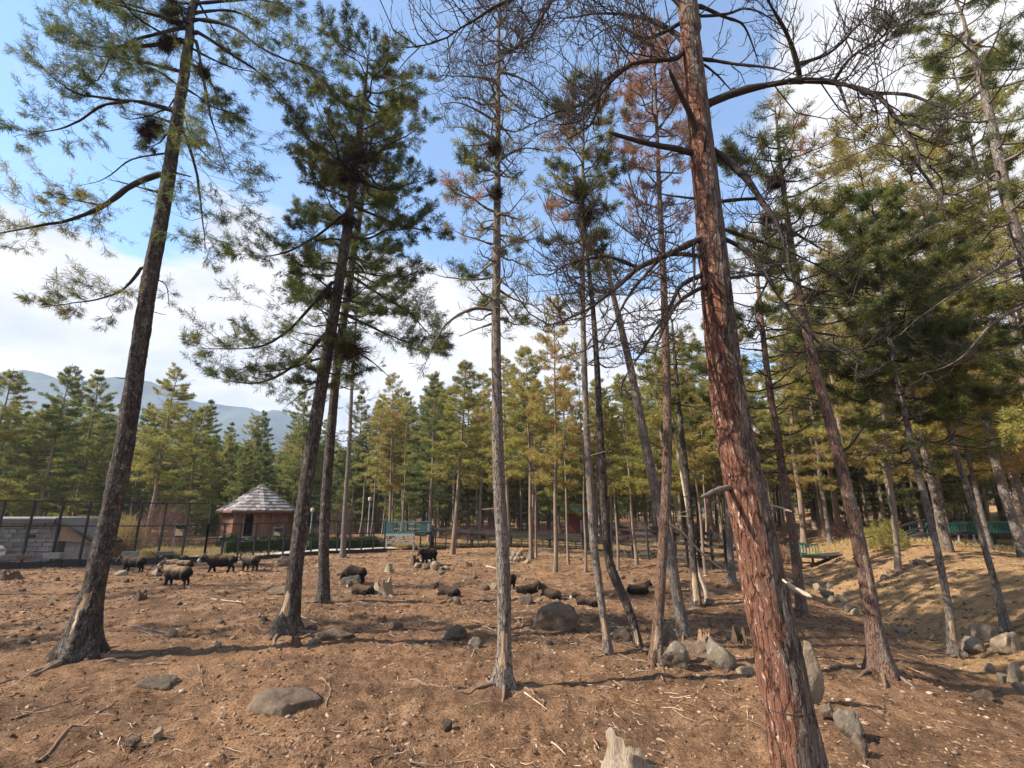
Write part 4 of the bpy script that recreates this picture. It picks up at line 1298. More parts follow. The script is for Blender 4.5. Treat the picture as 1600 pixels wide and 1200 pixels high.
M['roof_sheet'] = plain('pale roofing sheet', (0.30, 0.31, 0.31), 0.6, 0.15, 2, 0.3)
M['tan_board'] = plain('tan board', (0.30, 0.215, 0.13), 0.8, 0.2, 3)
M['teal'] = plain('blue green painted railing', (0.060, 0.140, 0.135), 0.5, 0.25, 5, 0.4)
M['green'] = plain('green painted railing', (0.028, 0.125, 0.085), 0.5, 0.25, 5, 0.4)
M['steel'] = plain('pale galvanised posts', (0.27, 0.30, 0.29), 0.55, 0.25, 5, 0.4)
M['hedge'] = needle_mat('clipped hedge leaves', [(0, (0.02, 0.035, 0.015)), (.5, (0.045, 0.06, 0.025)), (1, (0.10, 0.105, 0.04))])
M['dry_grass'] = needle_mat('dry straw grass', [(0, (0.24, 0.19, 0.09)), (.5, (0.38, 0.29, 0.13)), (1, (0.52, 0.42, 0.22))])
M['red_bush'] = needle_mat('bare reddish twigs', [(0, (0.12, 0.065, 0.05)), (.5, (0.19, 0.11, 0.085)), (1, (0.27, 0.17, 0.13))])


def zpx(px, py, Y):
    return float(on_depth(px, py, Y)[2])


def lerp(a, b, t):
    return np.asarray(a) * (1 - t) + np.asarray(b) * t


FA, FB, FC = ground(-70, 893)[:2], ground(318, 877)[:2], ground(600, 861)[:2]


def wire_fence(a, b, n, h, label, mesh=0.22, rails=(0.62, 1.0), mat='iron', pw=0.085):
    root = thing('wire_fence', label, 'fence', (a[0], a[1], gz(*a)))
    o = np.array(root.location)
    P = [lerp(a, b, i / n) for i in range(n + 1)]
    Z = [gz(*p) for p in P]
    for p, z in zip(P, Z):
        Geo().box(np.array([p[0], p[1], z + h / 2 - .1]) - o, (pw, pw, h + .2)).build('post', M[mat], root, smooth=False)
    for i in range(n):
        for f in rails:
            Geo().bar(np.array([*P[i], Z[i] + h * f - .02]) - o, np.array([*P[i + 1], Z[i + 1] + h * f - .02]) - o, .055, .06).build('rail', M[mat], root, smooth=False)
    g = Geo()
    L = np.linalg.norm(np.asarray(b) - a)
    k = int(L / mesh)
    t = np.linspace(0, 1, k)
    bx = lerp(a, b, t[:, None])
    bz = np.interp(t, np.linspace(0, 1, n + 1), Z)
    g.tubes(np.stack([np.column_stack([bx, bz + .03]), np.column_stack([bx, bz + h])], 1) - o, 0.0028, 3)
    hz = np.arange(.1, h, mesh)
    g.tubes(np.stack([np.column_stack([np.tile(q, (len(hz), 1)), z + hz]) for q, z in zip(P, Z)], 1) - o, 0.0028, 3)
    g.build('wire_netting', M['wire'], root)['kind'] = 'stuff'
    return root


hL = zpx(41, 783, FA[1] * .72 + FB[1] * .28) - gz(*lerp(FA, FB, .28))
wire_fence(FA, FB, 9, hL, 'tall black post and rail fence with wire netting in front of the stone house')
wire_fence(FB, FC, 13, zpx(500, 814, lerp(FB, FC, .64)[1]) - gz(*lerp(FB, FC, .64)), 'tall black wire netting fence in front of the pavilion and hedge', rails=(.6, 1.0))


def kerb():
    root = thing('low_kerb', 'low dark kerb of logs and stone slabs along the foot of the wire fence', 'kerb', (FA[0], FA[1], gz(*FA)))
    o = np.array(root.location)
    pts = [lerp(FA, FB, t) for t in np.linspace(0, 1, 14)] + [lerp(FB, FC, t) for t in np.linspace(0.07, 1, 14)]
    for i in range(len(pts) - 1):
        a, b = pts[i], pts[i + 1]
        h = .42 if i < 13 else .30
        g = Geo()
        za, zb = gz(*a), gz(*b)
        off = np.array([.25, -.35, 0])
        g.bar(np.array([*a, za + h / 2 - .1]) + off - o, np.array([*lerp(a, b, .97), zb + h / 2 - .1]) + off - o, .30, h * rng.uniform(.85, 1.1), 0)
        g.build('kerb_log', M['wood_dark'], root, smooth=False)
        if i < 11 and i % 2 == 0:
            g = Geo()
            rot = np.array(Matrix.Rotation(rng.uniform(-.2, .5), 3, 'Z'))
            c = lerp(a, b, .5)
            g.box(np.array([*c, (za + zb) / 2 + h + .12]) + off - o, (rng.uniform(.5, .95), .45, rng.uniform(.16, .34)), rot)
            g.build('slab', M['wood_grey'] if i % 4 else M['stone'], root, smooth=False)


kerb()


def ground_strip(name, pts, w, mat, lift=.03):
    g = Geo()
    P = spline(np.array(pts), 30)
    T = norm(np.gradient(P, axis=0))
    nrm = np.stack([-T[:, 1], T[:, 0]], -1)
    rows = []
    for s in (-.5, -.17, .17, .5):
        q = P + nrm * w * s
        rows.append(np.column_stack([q, [gz(*c) + lift for c in q]]))
    V = np.stack(rows, 1).reshape(-1, 3)
    i = np.arange(29)[:, None] * 4
    j = np.arange(3)[None]
    a = i + j
    g.add(V, np.stack([a, a + 1, a + 5, a + 4], -1).reshape(-1, 4))
    o = g.build(name, mat)
    o['kind'] = 'structure'
    return o


ground_strip('path', [lerp(FA, FB, .55) + [0, 2.4], FB + np.array([.6, 2.0]), lerp(FB, FC, .4) + [0, 1.8], FC + np.array([0.4, 1.8])], 1.5, M['concrete'], .10)


def stone_house():
    Y = 29.0
    x0, x1 = on_depth(-120, 850, Y)[0], on_depth(90, 850, Y)[0]
    zt = zpx(40, 818, Y)
    zb = gz(x0, Y) - .3
    root = thing('stone_house', 'low pale stone house with a light sheet roof behind the fence at the far left', 'house', (x1, Y, zb))
    o = np.array(root.location)
    D = 3.0
    wall = Geo()
    wall.box(np.array([(x0 + x1) / 2, Y + D / 2, (zb + zt) / 2]) - o, (x1 - x0, D, zt - zb))
    w = wall.build('wall', M['stone'], root, smooth=False)
    shapes = {}
    z = zb + .5
    row = 0
    while z < zt - .08:
        h = float(rng.uniform(.20, .32))
        x = x0 + (row % 2) * .3
        while x < x1 - .12:
            ww = float(rng.choice([.42, .55, .68, .82]))
            ww = min(ww, x1 - x)
            g = Geo()
            g.box((0, 0, 0), (ww - .03, .10, h - .03), None, 0, rng.uniform())
            g.V[0] = g.V[0] + rng.normal(0, .008, g.V[0].shape)
            if x > on_depth(-15, 850, Y)[0]:
                s = g.build('stone', M['stone'], w, smooth=False)
                s.location = (x + ww / 2 - o[0], -.03 - rng.uniform(0, .025), z + h / 2 - o[2])
            x += ww
        z += h
        row += 1
    Geo().box(np.array([on_depth(51, 838, Y)[0], Y - .09, zpx(51, 838, Y)]) - o, (.38, .06, .18)).build('vent_opening', M['iron'], root, smooth=False)
    # roof: a pale slab over the block, then a lean-to sloping down to the right
    zr = zt + .12
    xe = on_depth(88, 818, Y - .6)[0]
    Geo().box(np.array([(x0 + xe) / 2, Y + D / 2 - .3, zr + .16]) - o, (xe - x0, D + .8, .12)).build('roof', M['roof_sheet'], root, smooth=False)
    Geo().box(np.array([(x0 + xe) / 2, Y - .72, zr + .02]) - o, (xe - x0, .05, .22)).build('fascia', M['wood_dark'], root, smooth=False)
    e = on_depth(150, 848, Y - .6)
    g = Geo()
    a, b = np.array([xe, Y + D / 2 - .3, zr + .13]), np.array([e[0], Y + D / 2 - .3, e[2]])
    g.bar(a - o - [0, .9, 0], b - o - [0, .9, 0], D - 1.0, .14)
    g.build('lean_to_roof', M['wood_dark'], root, smooth=False)
    g = Geo()
    A = np.array([xe + .05, Y - .3, zr - .02]) - o
    B = np.array([e[0] - .35, Y - .3, e[2] - .05]) - o
    Cc = np.array([xe + .05, Y - .3, e[2] + .08]) - o
    dd = np.array([0, .12, 0])
    g.add([A, B, Cc, A + dd, B + dd, Cc + dd], [(0, 2, 1), (3, 4, 5)])
    g.add([A, B, Cc, A + dd, B + dd, Cc + dd], [(0, 1, 4, 3), (1, 2, 5, 4), (2, 0, 3, 5)])
    g.build('gable_board', M['tan_board'], root, smooth=False)
    Geo().box(np.array([(xe + e[0]) / 2, Y + .6, (zb + e[2]) / 2]) - o, (e[0] - xe - .5, 1.2, e[2] - zb)).build('lean_to_wall', M['stone'], root, smooth=False)


stone_house()


def pavilion():
    Y = 47.0
    c = on_depth(399, 845, Y)
    zb = gz(c[0], Y)
    zw, za = zpx(399, 799, Y), zpx(408, 757, Y)
    R = metres(66, on_depth(399, 800, Y))
    root = thing('pavilion', 'octagonal wooden pavilion with a pointed shingled roof behind the fence', 'pavilion', (c[0], Y, zb), radians(12))
    h = zw - zb
    Rw = R * .84
    th = (np.arange(8) + .5) / 8 * 2 * pi
    P = np.stack([np.cos(th), np.sin(th)], -1)
    g = Geo()
    ring = np.vstack([np.column_stack([P * Rw * 1.04, np.full(8, -.4)]), np.column_stack([P * Rw * 1.04, np.full(8, .55)])])
    g.add(ring, [(i, (i + 1) % 8, 8 + (i + 1) % 8, 8 + i) for i in range(8)])
    g.add(ring[8:], [tuple(range(8))])
    g.build('plinth', M['concrete'], root, smooth=False)
    for i in range(8):
        Geo().box([*(P[i] * Rw), h / 2], (.24, .24, h)).build('post', M['wood_red'], root, smooth=False)
        a, b = np.array([*(P[i] * Rw), 0]), np.array([*(P[(i + 1) % 8] * Rw), 0])
        mid_az = math.atan2((a + b)[1], (a + b)[0]) - 0
        for f in np.linspace(.09, .91, 9):                       # upright boards of the wall
            if i == 5 and .3 < f < .7:
                continue
            q = lerp(a, b, f)
            rot = np.array(Matrix.Rotation(math.atan2((b - a)[1], (b - a)[0]), 3, 'Z'))
            Geo().box(q + [0, 0, .55 + (h - .55) / 2], (np.linalg.norm(b - a) * .095, .05, h - .55), rot, 0, rng.uniform()).build('wall_board', M['wood_red'], root, smooth=False)
        Geo().bar(a + [0, 0, h - .12], b + [0, 0, h - .12], .14, .22).build('beam', M['wood_red'], root, smooth=False)
        for f in np.linspace(.08, .92, 7):                       # small brackets under the eaves
            q = lerp(a, b, f)
            Geo().bar(q + [0, 0, h - .5], np.array([*(q[:2] * 1.16), h + .02]), .06, .08).build('bracket', M['wood_red'], root, smooth=False)
    rise = za - zw
    rows = 9
    for k in range(rows):
        f0, f1 = k / rows, (k + 1.18) / rows
        r0, r1 = R * (1 - f0), max(R * (1 - f1), .02)
        for i in range(8):
            g = Geo()
            a0, b0, a1, b1 = P[i] * r0, P[(i + 1) % 8] * r0, P[i] * r1, P[(i + 1) % 8] * r1
            n = max(2, int(7 * (1 - f0)))
            for s in range(n):
                t0, t1 = s / n + .004, (s + 1) / n - .004
                j = rng.uniform(-.025, .025)
                zl, zh = h + rise * f0 + .11 + j, h + rise * min(f1, 1) + .02
                q = [np.array([*lerp(a0, b0, t0), zl]), np.array([*lerp(a0, b0, t1), zl]), np.array([*lerp(a1, b1, t1), zh]), np.array([*lerp(a1, b1, t0), zh])]
                dn = np.array([0, 0, -.09])
                V = np.array(q + [p + dn for p in q])
                g.add(V, [(0, 1, 2, 3), (7, 6, 5, 4), (0, 4, 5, 1), (1, 5, 6, 2), (2, 6, 7, 3), (3, 7, 4, 0)], 0, rng.uniform())
            g.build('shingle_row', M['shingle'], root, smooth=False)['kind'] = 'stuff'
    for i in range(8):
        a, b = np.array([*(P[i] * R), h - .02]), np.array([*(P[(i + 1) % 8] * R), h - .02])
        Geo().bar(a, b, .06, .16).build('eave_board', M['wood_red'], root, smooth=False)
    g = Geo()
    g.add(np.column_stack([P * R * .97, np.full(8, h + .02)]), [tuple(range(8))[::-1]])
    g.build('soffit', M['wood_red'], root, smooth=False)


pavilion()


def railing(root, o, a, b, z0, z1, mat, gap=.14):
    """a balustrade of upright bars"""
    a, b = np.array([*a[:2], 0.]), np.array([*b[:2], 0.])
    L = np.linalg.norm(b - a)
    g = Geo()
    for t in np.linspace(0, 1, max(2, int(L / gap))):
        q = lerp(a, b, t)
        g.box(q + [0, 0, (z0 + z1) / 2] - o, (.035, .035, z1 - z0))
    g.build('railing_bars', M[mat], root, smooth=False)['kind'] = 'stuff'
    for z in (z0 + .05, z1):
        Geo().bar(a + [0, 0, z] - o, b + [0, 0, z] - o, .07, .07).build('handrail', M[mat], root, smooth=False)


def platform():
    Y = 37.5
    xa, xb = on_depth(598, 835, Y)[0], on_depth(648, 835, Y)[0]
    zd, zt = zpx(620, 834, Y), zpx(620, 816, Y)
    xc = on_depth(672, 835, Y + 2.2)[0]
    root = thing('viewing_platform', 'raised viewing platform with a blue green railing on cross braced pale posts', 'platform', (xa, Y, gz(xa, Y)))
    o = np.array(root.location)
    Geo().box(np.array([(xa + xc) / 2, Y + 1.4, zd - .06]) - o, (xc - xa, 2.8, .12)).build('deck', M['wood_dark'], root, smooth=False)
    Geo().bar(np.array([xa, Y - .02, zd - .08]) - o, np.array([xb, Y - .02, zd - .08]) - o, .08, .16).build('edge_beam', M['steel'], root, smooth=False)
    railing(root, o, (xa, Y), (xb, Y), zd, zt, 'teal')
    railing(root, o, (xb, Y), (xc, Y + 2.2), zd, zt - .05, 'teal')
    railing(root, o, (xa, Y), (xa, Y + 2.6), zd, zt, 'teal')
    railing(root, o, (xa, Y + 2.7), (xc, Y + 2.7), zd, zt, 'teal')
    for x, y in ((xa + .3, Y + .05), (xb - .05, Y + .05), (xa + .3, Y + 2.5), (xb, Y + 2.5), (xc, Y + 2.4)):
        z = gz(x, y)
        Geo().box(np.array([x, y, (z + zd) / 2 - .1]) - o, (.10, .10, zd - z + .1)).build('leg', M['steel'], root, smooth=False)
    z = gz(xa, Y)
    for p, q in (((xa + .3, .35), (xb - .05, .95)), ((xa + .3, .95), (xb - .05, .35)), ((xa + .3, .5), (xb - .05, .5))):
        Geo().bar(np.array([p[0], Y, lerp(z, zd, p[1])]) - o, np.array([q[0], Y, lerp(z, zd, q[1])]) - o, .06).build('brace', M['steel'], root, smooth=False)


platform()


def boarded_walkway():
    top = [(676, 824, 39.0), (771, 828, 38.5), (850, 831, 38.0), (922, 835, 37.5)]
    bot = [828, 837, 842, 847]
    root = thing('boarded_walkway', 'long raised walkway with weathered dark side boards across the back of the yard', 'walkway', on_depth(676, 828, 39.0))
    o = np.array(root.location)
    T = np.array([on_depth(*t) for t in top])
    B = np.array([on_depth(t[0], y, t[2]) for t, y in zip(top, bot)])
    T, B = spline(T, 13), spline(B, 13)
    for i in range(12):
        for k in range(3):
            f = (k + .5) / 3
            a, b = lerp(T[i], B[i], f), lerp(T[i + 1], B[i + 1], f)
            h = (T[i][2] - B[i][2]) / 3
            Geo().bar(a - o + [0, rng.uniform(-.02, .02), 0], lerp(a, b, .985) - o, .05, h * .93, 0, rng.uniform()).build('plank', M['wood_dark'], root, smooth=False)
        if i % 3 == 0:
            z = gz(T[i][0], T[i][1])
            Geo().box(np.array([T[i][0], T[i][1] + .15, (z + T[i][2]) / 2]) - o, (.20, .20, T[i][2] - z + .2)).build('post', M['wood_dark'], root, smooth=False)
        a, b = B[i] + [0, .9, .02], B[i + 1] + [0, .9, .02]
        Geo().bar(a - o, b - o, 1.7, .08).build('deck', M['wood_dark'], root, smooth=False)
        for f in (.3, .62):
            a, b = B[i].copy(), B[i + 1].copy()
            a[2], b[2] = lerp(gz(a[0], a[1]), a[2], f), lerp(gz(b[0], b[1]), b[2], f)
            Geo().bar(a - o, b - o, .05, .07).build('rail', M['wood_dark'], root, smooth=False)
    for t in np.linspace(.02, .98, 15):
        k = t * 12
        i = min(int(k), 11)
        p = lerp(B[i], B[i + 1], k - i)
        z = gz(p[0], p[1])
        Geo().box(np.array([p[0], p[1] + .03, (z + p[2]) / 2]) - o, (.08, .08, p[2] - z)).build('stake', M['wood_dark'], root, smooth=False)
    e = on_depth(914, 850, 37.4)
    z = gz(e[0], e[1])
    Geo().box(np.array([e[0], e[1], z + 1.0]) - o, (.5, .3, 2.1)).build('end_pier', M['wood_dark'], root, smooth=False)


boarded_walkway()
QA, QB, QC = ground(925, 868)[:2], ground(1040, 878)[:2], ground(1160, 897)[:2]


def board_fence(a, b, n, h, label):
    root = thing('board_fence', label, 'fence', (a[0], a[1], gz(*a)))
    o = np.array(root.location)
    for i in range(n):
        p, q = lerp(a, b, i / n), lerp(a, b, (i + 1) / n)
        zp, zq = gz(*p), gz(*q)
        Geo().box(np.array([*p, zp + h / 2]) - o, (.12, .12, h + .3)).build('post', M['wood_dark'], root, smooth=False)
        for f in (.2, .42, .62, .80, .97):
            w = .16 if f > .5 else .10
            Geo().bar(np.array([*p, zp + h * f]) - o, np.array([*q, zq + h * f]) - o, .05, w, 0, rng.uniform()).build('rail', M['wood_dark'], root, smooth=False)
    g = Geo()
    k = int(np.linalg.norm(np.asarray(b) - a) / .12)
    bx = lerp(a, b, np.linspace(0, 1, k)[:, None])
    bz = np.array([gz(*q) for q in bx])
    g.tubes(np.stack([np.column_stack([bx, bz]), np.column_stack([bx, bz + h])], 1) - o + [0, .04, 0], .006, 3)
    g.build('wire_netting', M['wire'], root)['kind'] = 'stuff'


board_fence(QA, QB, 5, 1.75, 'dark board and wire fence under the trees right of the boarded walkway')
board_fence(QB, QC, 6, 1.6, 'dark board and wire fence sloping down behind the leaning grey pine')


def green_walkway():
    Y = 30.0
    root = thing('green_walkway', 'dark elevated walkway with a short green railing, left of the stout brown pine', 'walkway', on_depth(1252, 870, Y))
    o = np.array(root.location)
    pts = [(1252, 869, Y), (1290, 871, Y), (1340, 867, Y + .5), (1408, 862, Y + 1)]
    P = np.array([on_depth(*p) for p in pts])
    for i in range(3):
        Geo().bar(P[i] - o + [0, .6, 0], P[i + 1] - o + [0, .6, 0], 1.3, .16).build('deck', M['wood_dark'], root, smooth=False)
    railing(root, o, P[0], lerp(P[0], P[1], .75), P[0][2], zpx(1260, 851, Y), 'green', .13)
    railing(root, o, P[0] + [0, 1.3, 0], lerp(P[0], P[1], .75) + [0, 1.3, 0], P[0][2], zpx(1260, 851, Y), 'green', .13)
    for i in range(3):
        for f in (0, .5):
            p = lerp(P[i], P[i + 1], f)
            z = gz(p[0], p[1])
            Geo().box(np.array([p[0], p[1] + .1, (z + p[2]) / 2 - .1]) - o, (.09, .09, p[2] - z + .2)).build('leg', M['wood_dark'], root, smooth=False)
        for dz in (-.35, -.65):
            Geo().bar(P[i] + [0, .1, dz] - o, P[i + 1] + [0, .1, dz] - o, .06, .09).build('rail', M['wood_dark'], root, smooth=False)
    # the part above the mound
    Y2 = 31.0
    root = thing('green_walkway', 'elevated walkway with green balustrades on pale posts above the sunlit bank on the right', 'walkway', on_depth(1450, 834, Y2))
    o = np.array(root.location)
    Q = np.array([on_depth(1400, 848, Y2), on_depth(1450, 835, Y2), on_depth(1520, 833, Y2), on_depth(1620, 838, Y2), on_depth(1800, 846, Y2)])
    for i in range(4):
        Geo().bar(Q[i] - o + [0, .6, 0], Q[i + 1] - o + [0, .6, 0], 1.3, .16).build('deck', M['wood_dark'], root, smooth=False)
        if i:
            railing(root, o, Q[i], lerp(Q[i], Q[i + 1], .93), Q[i][2], Q[i][2] + (zpx(1500, 817, Y2) - zpx(1500, 834, Y2)), 'green', .15)
            railing(root, o, Q[i] + [0, 1.3, 0], lerp(Q[i], Q[i + 1], .93) + [0, 1.3, 0], Q[i][2], Q[i][2] + (zpx(1500, 817, Y2) - zpx(1500, 834, Y2)), 'green', .15)
        else:
            for dz in (.45, .85):
                Geo().bar(Q[0] + [0, 0, dz] - o, Q[1] + [0, 0, dz] - o, .06, .1).build('rail', M['wood_dark'], root, smooth=False)
        for f in (0, .33, .66):
            p = lerp(Q[i], Q[i + 1], f)
            z = gz(p[0], p[1])
            Geo().box(np.array([p[0], p[1], (z + p[2]) / 2 - .1]) - o, (.09, .09, max(.3, p[2] - z + .2))).build('leg', M['steel'] if f != .33 else M['wood_dark'], root, smooth=False)
        for dz in (-.55, -1.0):
            Geo().bar(Q[i] + [0, .1, dz] - o, Q[i + 1] + [0, .1, dz] - o, .05, .07).build('rail', M['wood_dark'], root, smooth=False)


green_walkway()


def hut():
    Y = 58.0
    xa, xb = on_depth(888, 810, Y)[0], on_depth(917, 810, Y)[0]
    zb, zt = gz(xa, Y), zpx(900, 801, Y)
    root = thing('red_hut', 'small red walled hut with a green roof among the far trunks', 'hut', (xa, Y, zb))
    o = np.array(root.location)
    w = xb - xa
    Geo().box(np.array([w / 2, 1.2, (zt - zb) / 2]), (w, 2.4, zt - zb)).build('wall', plain('dull red boards', (0.20, 0.055, 0.045), .8, .25, 3), root, smooth=False)
    for i in range(5):
        Geo().box((w * (i + .5) / 5, -.02, (zt - zb) / 2), (w * .17, .05, zt - zb - .1), None, 0, rng.uniform()).build('wall_board', bpy.data.materials['dull red boards'], root, smooth=False)
    g = Geo()
    g.bar((-.4, -.5, zt - zb), (-.4 + .0, 2.9, zt - zb + .45), 0.001, .08)
    g = Geo()
    V = np.array([(-.45, -.55, zt - zb), (w + .45, -.55, zt - zb), (w + .45, 2.8, zt - zb + .5), (-.45, 2.8, zt - zb + .5)])
    V = np.vstack([V, V + [0, 0, .09]])
    g.add(V, [(3, 2, 1, 0), (4, 5, 6, 7), (0, 1, 5, 4), (1, 2, 6, 5), (2, 3, 7, 6), (3, 0, 4, 7)])
    g.build('roof', plain('green roofing', (0.05, 0.30, 0.24), .5, .15, 3, .4), root, smooth=False)


hut()


def notice(px, py, w, h, Y, label):
    p = on_depth(px, py, Y)
    z = gz(p[0], Y)
    root = thing('notice_board', label, 'notice board', (p[0], Y, z))
    W, Hh = metres(w, p), metres(h, p)
    for s in (-1, 1):
        Geo().box((s * W * .52, 0, (p[2] - z + Hh * .75) / 2), (.09, .09, p[2] - z + Hh * .75)).build('post', M['wood_grey'], root, smooth=False)
    Geo().box((0, -.06, p[2] - z), (W, .05, Hh)).build('frame', M['wood_dark'], root, smooth=False)
    Geo().box((0, -.095, p[2] - z - .02), (W * .84, .02, Hh * .62)).build('board', M['tan_board'], root, smooth=False)
    Geo().box((0, -.05, p[2] - z + Hh * .62), (W * 1.2, .5, .07)).build('small_roof', M['wood_dark'], root, smooth=False)


notice(282, 831, 18, 20, lerp(FA, FB, .93)[1] + 1.3, 'dark framed notice board on two posts behind the fence, left of the pavilion')
notice(434, 836, 13, 19, lerp(FB, FC, .42)[1] + 3.0, 'dark framed notice board on two posts in front of the pavilion')


def lamp(px, pyb, pyt, Y, label):
    p = on_depth(px, pyt, Y)
    z = gz(p[0], Y)
    root = thing('street_lamp', label, 'lamp', (p[0], Y, z))
    h = p[2] - z
    Geo().tubes([[(0, 0, 0), (0, 0, h * .5), (0, 0, h)]], [[.06, .05, .04]], 8).build('pole', M['steel'], root)
    Geo().tubes([[(0, 0, h - .05), (0, 0, h), (0, 0, h + .12), (0, 0, h + .3), (0, 0, h + .36)]], [[.05, .12, .17, .14, .02]], 10).build('lantern', M['concrete'], root)


lamp(578, 838, 783, 44, 'slim pale street lamp by the path left of the raised platform')
lamp(488, 838, 800, 46, 'slim pale street lamp right of the pavilion between the dark trunks')


def shrub(name, label, cat, p, size, mat, n, L, W, k=5, tint=.5, up=.3, group=None, spread=.55):
    root = thing(name, label, cat, p, 0, group)
    g = Geo()
    u = norm(rng.normal(0, 1, (n, 3)))
    u[:, 2] = np.abs(u[:, 2])
    pos = u * rng.uniform(.35, 1, (n, 1)) ** .6 * np.asarray(size)
    pos *= 1 + .18 * fbm(pos * 2.2 + p[0], 2)[:, None]
    needles(g, pos, norm(u + [0, 0, up]), L, W, k, spread, .05, 0, tint, .14, L * .5)
    g.build('foliage', M[mat], root)['kind'] = 'stuff'
    st = []
    for i in range(9):
        a = rng.uniform(0, 2 * pi)
        e = np.array([cos(a) * size[0] * .7, sin(a) * size[1] * .7, size[2] * rng.uniform(.6, .95)])
        st.append([(0, 0, -.05), e * .4 + [0, 0, .1], e])
    Geo().tubes(st, [[.03, .02, .008]], 4).build('stem', M['twig'], root)
    return root


def hedge(a, b, w, h, label):
    root = thing('hedge', label, 'hedge', (a[0], a[1], gz(*a)))
    o = np.array(root.location)
    L = np.linalg.norm(np.asarray(b) - a)
    n = int(L * 260)
    t = rng.uniform(0, 1, n)
    q = lerp(a, b, t[:, None])
    d = norm(np.asarray(b) - a)
    nr = np.array([-d[1], d[0]])
    f = rng.uniform(-1, 1, n)
    zz = rng.uniform(.05, 1, n)
    side = rng.uniform(0, 1, n)
    f = np.where(side < .5, np.sign(f) * rng.uniform(.85, 1, n), f)
    zz = np.where(side >= .5, rng.uniform(.85, 1.03, n), zz)
    pos = np.column_stack([q + nr * (f * w / 2)[:, None], np.interp(t, [0, 1], [gz(*a), gz(*b)]) + zz * h * (1 + .1 * np.sin(t * 40))]) - o
    g = Geo()
    needles(g, pos, norm(np.column_stack([nr[None] * f[:, None], zz])), .10, .035, 4, .7, 0, 0, .4, .15, .05)
    g.build('foliage', M['hedge'], root)['kind'] = 'stuff'
    g = Geo()
    g.bar(np.array([*a, gz(*a) + h * .42]) - o, np.array([*b, gz(*b) + h * .42]) - o, w * .8, h * .84)
    g.build('inner_branches', M['hedge'], root, smooth=False)


off = np.array([0, 3.4])
hedge(lerp(FA, FB, .93) + off, lerp(FB, FC, .34) + off, .9, .95, 'clipped dark green hedge behind the fence in front of the pavilion')
hedge(lerp(FB, FC, .40) + off, lerp(FB, FC, .86) + off, .8, .75, 'lower dark hedge right of the pavilion along the path')


def at_px(px, py, Y):
    p = on_depth(px, py, Y)
    return np.array([p[0], Y, gz(p[0], Y)])


shrub('dry_grass_clump', 'tall clump of yellow dry grass behind the fence beside the nearest dark trunk', 'grass clump', at_px(194, 850, 31), (.9, .9, 2.2), 'dry_grass', 700, .7, .02, 4, .45, 1.2)
shrub('dry_grass_clump', 'low spread of dry yellow grass behind the fence under the notice board', 'grass clump', at_px(250, 865, 29), (1.6, .8, .7), 'dry_grass', 600, .35, .02, 4, .5, 1.0)
shrub('bare_bush', 'big reddish bare bush behind the fence left of the pavilion', 'bush', at_px(252, 830, 44), (2.6, 2.0, 3.6), 'red_bush', 1500, .45, .018, 4, .5, .5)
shrub('bare_bush', 'brown bare bush behind the fence between the trunk and the reddish bush', 'bush', at_px(165, 840, 40), (2.2, 1.8, 2.6), 'red_bush', 1100, .4, .018, 4, .25, .5)
shrub('bare_bush', 'pale bare bush right of the pavilion between the dense dark pines', 'bush', at_px(528, 830, 50), (1.8, 1.6, 3.6), 'red_bush', 1000, .45, .018, 4, .85, .6)
shrub('round_shrub', 'dark rounded shrub on the lawn in front of the pavilion plinth', 'bush', at_px(357, 850, 41), (1.0, .8, 1.0), 'hedge', 700, .14, .04, 5, .4, .3)
shrub('round_shrub', 'dark shrub behind the fence just right of the thick dark trunks', 'bush', at_px(484, 850, 42), (1.2, .9, 1.1), 'hedge', 700, .14, .04, 5, .3, .3)
shrub('round_shrub', 'low green shrub at the foot of the green railed platform', 'bush', at_px(582, 850, 40), (1.0, .8, .8), 'hedge', 600, .14, .04, 5, .6, .3)
shrub('low_pine_sapling', 'bright yellow green pine sapling at the head of the gully below the walkway', 'sapling', at_px(1390, 868, 27), (1.1, 1.0, 1.5), 'needles_far', 520, .26, .022, 7, .74, .4)
shrub('red_leaved_shrub', 'small shrub with red leaves behind the dark pine near the green railing', 'bush', at_px(1222, 868, 33), (.6, .6, 1.1), 'needles_dead', 300, .16, .04, 4, .6, .4)
TH = [remember(shrub('undergrowth_bush', 'bare brown thicket of undergrowth among the far trunks', 'bush', at_px(u, 840, Y), (1.8, 1.4, 1.7), 'red_bush', 520, .45, .02, 4, tn, .6, 'bare thickets under the forest')) for u, Y, tn in ((990, 43, .2), (760, 48, .45), (1440, 40, .6))]
for i in range(46):
    u = rng.uniform(560, 1750)
    Y = rng.uniform(40, 66) if u < 1200 else rng.uniform(34, 62)
    dup(TH[i % 3], at_px(u, 840, Y), rng.uniform(0, 6), rng.uniform(.4, 1.05), 'bare brown thicket of undergrowth among the far trunks', 'bare thickets under the forest')


def lawn_patch(px, Y, rx, ry, n, mat, h, name):
    p = on_depth(px, 850, Y)
    a, r = rng.uniform(0, 2 * pi, n), np.sqrt(rng.uniform(0, 1, n))
    x, y = p[0] + rx * r * np.cos(a), Y + ry * r * np.sin(a)
    z = height(x, y, True)
    g = Geo()
    needles(g, np.stack([x, y, z + .02], -1), np.tile([0, 0, 1.0], (n, 1)), h, .02, 3, .5, 0, 0, .5, .2, .02)
    g.build(name, M[mat])['kind'] = 'stuff'


lawn_patch(420, 43, 14, 6, 9000, 'hedge', .14, 'grass')
lawn_patch(260, 33, 7, 4, 5000, 'dry_grass', .3, 'dry_grass')
lawn_patch(840, 42, 16, 3, 7000, 'dry_grass', .3, 'dry_grass')
lawn_patch(1560, 33, 12, 6, 7000, 'dry_grass', .3, 'dry_grass')


